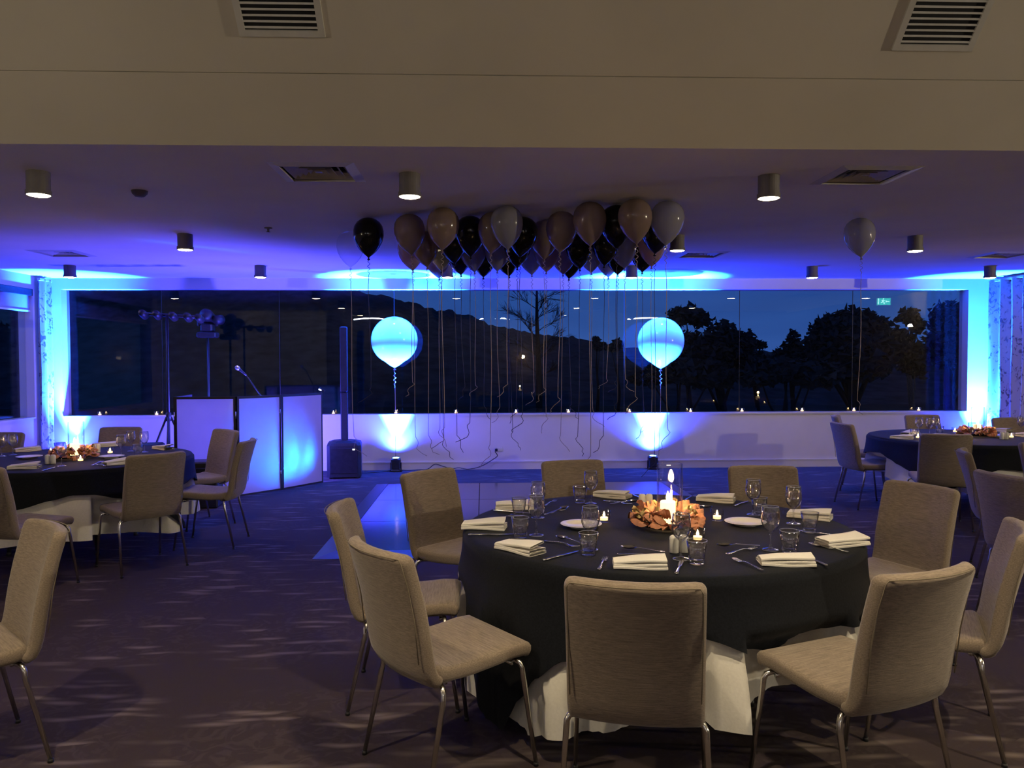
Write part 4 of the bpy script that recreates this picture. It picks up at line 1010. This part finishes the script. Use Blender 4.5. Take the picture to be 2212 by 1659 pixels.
def giant(x, y, z, lab, seed, px):
    t = thing('giant_balloon', lab, 'balloon', (x, y, z), 0, 'giant lit balloons')
    r = .322
    prof = [(r*math.sin(PI*k/22), r*math.cos(PI*k/22)*1.02) for k in range(0, 20)]+[(r*.30, -r*1.02), (.06, -r*1.10), (.025, -r*1.16), (.012, -r*1.19)]
    MB().lathe(prof, 48).build('envelope', 'latex_white', t)
    MB().lathe([(.012, 0), (.010, -.01), (.022, -.03), (.018, -.033), (0, -.02)], 14, T(0, 0, -r*1.19)).build('knot', 'latex_rose', t)
    MB().tube([(.018*math.cos(k*.9)*math.sin(PI*k/30), .018*math.sin(k*.9)*math.sin(PI*k/30), -r*1.25-k*.0085) for k in range(31)], .004, 5).build('ribbon', 'ribbon_gold', t)
    zb = -z+.20
    MB().tube([(0, 0, -r*1.25), (.006, .03, -.9), (0, (11.12-y)*.5, zb+.02)], .003, 5).build('tether', 'ribbon_gold', t)
    return t
giant(-1.232, 11.03, 1.862, 'giant white balloon glowing blue at the left before the window', 1, 853)
giant(2.475, 10.90, 1.837, 'giant white balloon glowing blue at the right before the window', 2, 1428)

# ================================================================== DANCE FLOOR
df = thing('dance_floor', 'portable glossy dark dance floor laid in square panels on the carpet', 'dance floor', (0, 0, 0))
AX = [-1.20, -.05, 1.10, 2.25]; AY = [6.40, 7.565, 8.73, 9.895]; m = None
for a, b in zip(AX, AX[1:]):
    for c, d in zip(AY, AY[1:]):
        MB().box((a+.003, c+.003, .002), (b-.003, d-.003, .030), bev=.002).build('floor_panel', 'dance_vinyl', df)
def ramp(pts):
    # pts: inner a, inner b, outer b, outer a on the floor plane
    (a, b, c, d) = pts
    vs = [(*a, .031), (*b, .031), (*c, .003), (*d, .003), (*a, .001), (*b, .001), (*c, .001), (*d, .001)]
    MB().add(vs, [(0,3,2,1), (4,5,6,7), (0,1,5,4), (1,2,6,5), (2,3,7,6), (3,0,4,7)]).build('edge_ramp', 'ramp_metal', df)
xa, xb, ya, yb, e_ = AX[0], AX[-1], AY[0], AY[-1], .16
for i in range(3):
    x0, x1 = AX[i], AX[i+1]; y0, y1 = AY[i], AY[i+1]
    l0 = e_ if i == 0 else 0; l1 = e_ if i == 2 else 0
    ramp([(x1, ya), (x0, ya), (x0-l0, ya-e_), (x1+l1, ya-e_)]); ramp([(x0, yb), (x1, yb), (x1+l1, yb+e_), (x0-l0, yb+e_)])
    ramp([(xa, y0), (xa, y1), (xa-e_, y1+l1), (xa-e_, y0-l0)]); ramp([(xb, y1), (xb, y0), (xb+e_, y0-l0), (xb+e_, y1+l1)])

# ================================================================== BOOTH
bo = thing('booth_facade', 'folding facade of white fabric panels in black frames lit blue from behind', 'booth', (0, 0, 0))
BP = [(-3.61, 9.86), (-3.56, 9.22), (-2.865, 9.235), (-2.475, 9.70), (-2.09, 10.27)]; BH = 1.165
for i, ((x0, y0), (x1, y1)) in enumerate(zip(BP, BP[1:])):
    a = math.atan2(y1-y0, x1-x0); ln = math.hypot(x1-x0, y1-y0); Mx = T(x0, y0, 0, a); w = .028
    f = MB().box((.004, -.016, .0), (w, .016, BH), Mx).box((ln-w, -.016, 0), (ln-.004, .016, BH), Mx).box((w, -.016, BH-w), (ln-w, .016, BH), Mx).box((w, -.016, 0), (ln-w, .016, .022), Mx)
    fo = f.build('panel_frame', 'black_plastic', bo)
    MB().box((w, -.0175, .022), (ln-w, -.0170, BH-w), Mx).build('fabric_panel', 'booth_fabric', fo)
    if i:
        for z in (.15, .9): MB().cyl((x0, y0-.018, z), (x0, y0-.018, z+.09), .007, n=8).build('hinge', 'chrome', bo)
for x, y, ax, ay, lab in ((-2.56, 10.17, -2.38, 9.83, 'right'), (-3.10, 9.68, -3.10, 9.25, 'left')):
    dup(u0, (x, y, 0), 0, f'blue uplight hidden inside the booth, {lab} one')
lamp('booth_wash', 'SPOT', (-2.66, 10.04, .28), P_BOOTH*1.3, (.008, .15, 1.0), (-2.53, 9.78, .37), 1.7, .5, .05)
lamp('booth_wash', 'SPOT', (-2.46, 10.24, .28), P_BOOTH*1.2, (.008, .15, 1.0), (-2.33, 10.00, .37), 1.7, .5, .05)
lamp('booth_fill', 'POINT', (-2.90, 9.95, .62), P_BOOTH*.26, (.09, .07, 1.0), radius=.15)
# tripod lighting stands
def tripod(t, h0, spread, a0):
    for k in range(3):
        a = a0+2*PI*k/3; c, s = math.cos(a), math.sin(a)
        g = MB().tube([(.03*c, .03*s, h0), (spread*c, spread*s, .012)], .014, 8).build('leg', 'black_plastic', t)
        MB().cyl((spread*c, spread*s, 0), (spread*c, spread*s, .03), .018, n=8).build('rubber_foot', 'black_plastic', g)
        MB().cyl((.02*c, .02*s, h0*.35), (spread*.62*c, spread*.62*s, h0*.40), .008, n=6).build('brace', 'black_plastic', t)
    MB().cyl((0, 0, h0-.05), (0, 0, h0+.06), .032, n=12).build('collar', 'black_plastic', t)
st = thing('lighting_stand', 'black tripod lighting stand with a bar of small lamps left of the booth', 'light stand', (-3.92, 9.95, 0))
tripod(st, .88, .42, 2.9)
MB().cyl((0, 0, .3), (0, 0, 2.16), .017, n=10).build('pole', 'black_plastic', st)
MB().tube([(-.33, .05, 2.17), (.42, -.02, 2.12)], .02, 8).build('cross_bar', 'black_plastic', st)
for k, (x, z) in enumerate(((-.27, 2.17), (-.10, 2.16), (.09, 2.145), (.27, 2.135), (.41, 2.12))):
    c = MB().lathe([(0, .07), (.035, .065), (.045, .03), (.047, -.07), (.043, -.07), (.04, -.02), (0, -.02)], 14, T(x, -.05, z-.01, 0, 1.25)).build('par_can', 'black_plastic', st)
    MB().lathe([(0, -.05), (.042, -.05)], 14, T(x, -.05, z-.01, 0, 1.25)).build('lens', 'dark_metal', c)
s2 = thing('lighting_stand', 'black stand with a twin moving head lamp behind the booth before the window', 'light stand', (-3.80, 11.05, 0))
tripod(s2, .8, .42, .4)
MB().cyl((0, 0, .3), (0, 0, 1.93), .017, n=10).build('pole', 'black_plastic', s2)
MB().box((-.13, -.09, 1.90), (.13, .09, 1.98), bev=.015).build('mount_plate', 'black_plastic', s2)
MB().box((-.08, -.08, 1.98), (.08, .08, 2.10), bev=.02).build('lamp_base', 'black_plastic', s2)
MB().box((-.14, -.03, 2.06), (-.10, .03, 2.20), bev=.01).build('yoke_arm', 'black_plastic', s2); MB().box((.10, -.03, 2.06), (.14, .03, 2.20), bev=.01).build('yoke_arm', 'black_plastic', s2)
MB().lathe([(0, .13), (.07, .12), (.09, .06), (.095, -.08), (.085, -.10), (0, -.09)], 18, T(0, 0, 2.19, 0, 1.2)).build('lamp_head', 'black_plastic', s2)
MB().lathe([(0, .09), (.06, .08), (.07, -.06), (0, -.07)], 16, T(.15, 0, 2.15, 0, 1.6)).build('lamp_head', 'black_plastic', s2)
# black case by the stand and one by the left table
cs = thing('equipment_case', 'black equipment case standing beside the tripod left of the booth', 'case', (-3.88, 9.26, 0), .1)
MB().box((-.13, -.2, 0), (.13, .2, .62), bev=.02).build('case_body', 'black_plastic', cs)
MB().tube([(-.05, -.205, .5), (-.05, -.225, .5), (.05, -.225, .5), (.05, -.205, .5)], .008, 8).build('handle', 'dark_metal', cs)
MB().box((-.132, -.202, .40), (.132, .202, .41)).build('lid_seam', 'dark_metal', cs)
c2_ = thing('equipment_case', 'low black case behind the left table in front of the first booth panel', 'case', (-3.02, 8.62, 0), .1)
MB().box((-.16, -.14, 0), (.16, .14, .50), bev=.015).build('case_body', 'black_plastic', c2_)
MB().box((-.162, -.142, .36), (.162, .142, .368)).build('lid_seam', 'dark_metal', c2_)
MB().tube([(-.05, -.142, .43), (-.05, -.16, .43), (.05, -.16, .43), (.05, -.142, .43)], .007, 8).build('handle', 'dark_metal', c2_)
# microphone on a boom stand
ms = thing('microphone_stand', 'dark boom stand behind the booth panels', 'stand', (-2.80, 9.95, 0))
MB().lathe([(0, .02), (.12, .015), (.13, 0)], 24).build('base', 'black_plastic', ms)
MB().cyl((0, 0, .02), (0, 0, 1.15), .012, n=10).build('pole', 'black_plastic', ms)
MB().tube([(.05, .03, 1.10), (0, 0, 1.17), (-.13, -.10, 1.405)], .008, 8).build('boom', 'black_plastic', ms)
mi = thing('microphone', 'handheld microphone with a pale round grille above the booth', 'microphone', (-2.945, 9.845, 1.42))
M3 = Matrix.Translation((0, 0, 0)) @ Vector((-.09, -.035, .085)).to_track_quat('Z', 'Y').to_matrix().to_4x4()
MB().lathe([(0, -.03), (.011, -.028), (.013, .0), (.017, .07), (.018, .085)], 14, M3).build('handle', 'black_plastic', mi)
MB().lathe([(.019, .084), (.026, .095), (.028, .112), (.024, .130), (.012, .141), (0, .143)], 16, M3).build('grille', 'mic_grille', mi)
cl_ = thing('clip_lamp', 'tiny clip lamp with a white light on the right end of the booth', 'lamp', (-2.10, 10.29, BH))
MB().tube([(0, 0, 0), (.0, .0, .02), (-.03, 0, .045)], .006, 8).build('arm', 'black_plastic', cl_)
MB().box((-.05, -.02, .03), (.03, .02, .05), T(0, 0, 0, 0, 0, .5)).build('lamp_head', 'black_plastic', cl_)
MB().box((-.045, -.021, .02), (-.01, -.02, .035), T(0, 0, 0, 0, 0, .5)).build('light_strip', 'white_led', cl_)

# ================================================================== COLUMN LOUDSPEAKER
pa = thing('column_loudspeaker', 'slim black column loudspeaker on a bass cabinet right of the booth', 'loudspeaker', (-1.89, 10.78, 0), .12)
vs = []; hx, hy = .225, .225
def octa(z, c, s=1): return [(x*s, y*s, z) for x, y in ((-hx+c,-hy),(hx-c,-hy),(hx,-hy+c),(hx,hy-c),(hx-c,hy),(-hx+c,hy),(-hx,hy-c),(-hx,-hy+c))]
rg = [octa(.02, .04), octa(.44, .04), octa(.475, .06, .95), octa(.485, .09, .82), octa(.50, .1, .62)]
vs = [v for r in rg for v in r]; fs = [tuple(range(7, -1, -1)), tuple(range(32, 40))]
for j in range(4):
    for i in range(8): fs.append((j*8+i, j*8+(i+1) % 8, j*8+8+(i+1) % 8, j*8+8+i))
MB().add(vs, fs).build('bass_cabinet', 'black_plastic', pa)
MB().box((-.18, -.232, .07), (.18, -.226, .41), bev=.002).build('grille', 'dark_metal', pa)
MB().box((.115, -.236, .385), (.145, -.232, .40)).build('badge', 'white_led', pa)
for sx in (-1, 1):
    for sy in (-1, 1): MB().cyl((sx*.17, sy*.17, 0), (sx*.17, sy*.17, .022), .02, n=10).build('rubber_foot', 'black_plastic', pa)
MB().box((-.048, -.045, .49), (.048, .045, 1.15), bev=.012).build('spacer_column', 'black_plastic', pa)
MB().box((-.050, -.05, 1.155), (.050, .05, 2.04), bev=.012).build('speaker_column', 'black_plastic', pa)
MB().box((-.040, -.054, 1.18), (.040, -.05, 2.02)).build('column_grille', 'dark_metal', pa)

# ================================================================== SOCKET AND CABLES
so = thing('wall_socket', 'white double power socket on the wall below the window', 'socket', (.219, YW, .293))
MB().box((-.06, -.008, -.036), (.06, 0, .036), bev=.003).build('face_plate', 'socket_plastic', so)
for x in (-.03, .03): MB().box((x-.006, -.012, .012), (x+.006, -.008, .026)).build('rocker_switch', 'trim_paint', so)
cb = thing('power_cable', 'black cable plugged into the socket and running to the left uplight', 'cable', (0, 0, 0))
MB().box((.165, YW-.045, .262), (.205, YW-.009, .302), bev=.006).build('plug', 'cable_rubber', cb)
pts = [(.185, YW-.045, .28), (.17, YW-.07, .26), (.20, YW-.06, .20), (.12, YW-.06, .14), (.0, YW-.07, .07), (-.12, YW-.08, .03), (-.24, YW-.09, .018), (-.36, YW-.07, .035), (-.46, YW-.06, .02), (-.58, YW-.05, .055), (-.70, YW-.05, .085), (-.80, YW-.06, .02), (-.95, YW-.09, .012), (-1.08, YW-.13, .012), (-1.20, 11.17, .03)]
def spl(P, n=6):
    P = [Vector(p) for p in P]; Q = [P[0]]+P+[P[-1]]; out = []
    for i in range(1, len(Q)-2):
        for k in range(n):
            t = k/n; a, b, c, d = Q[i-1:i+3]
            out.append(.5*((2*b)+(c-a)*t+(2*a-5*b+4*c-d)*t*t+(3*b-a-3*c+d)*t**3))
    return out+[P[-1]]
MB().tube(spl(pts), .006, 6).build('cord', 'cable_rubber', cb)
ca = MB().tube(spl([(-1.29, 11.16, .04), (-1.36, 11.2, .012), (-1.45, 11.15, .010), (-1.55, 11.08, .010), (-1.66, 11.04, .010), (-1.8, 11.05, .01), (-1.86, 11.03, .05)]), .006, 6).build('power_cable', 'cable_rubber')
tag(ca, 'short black cable on the carpet between the left uplight and the bass cabinet', 'cable')
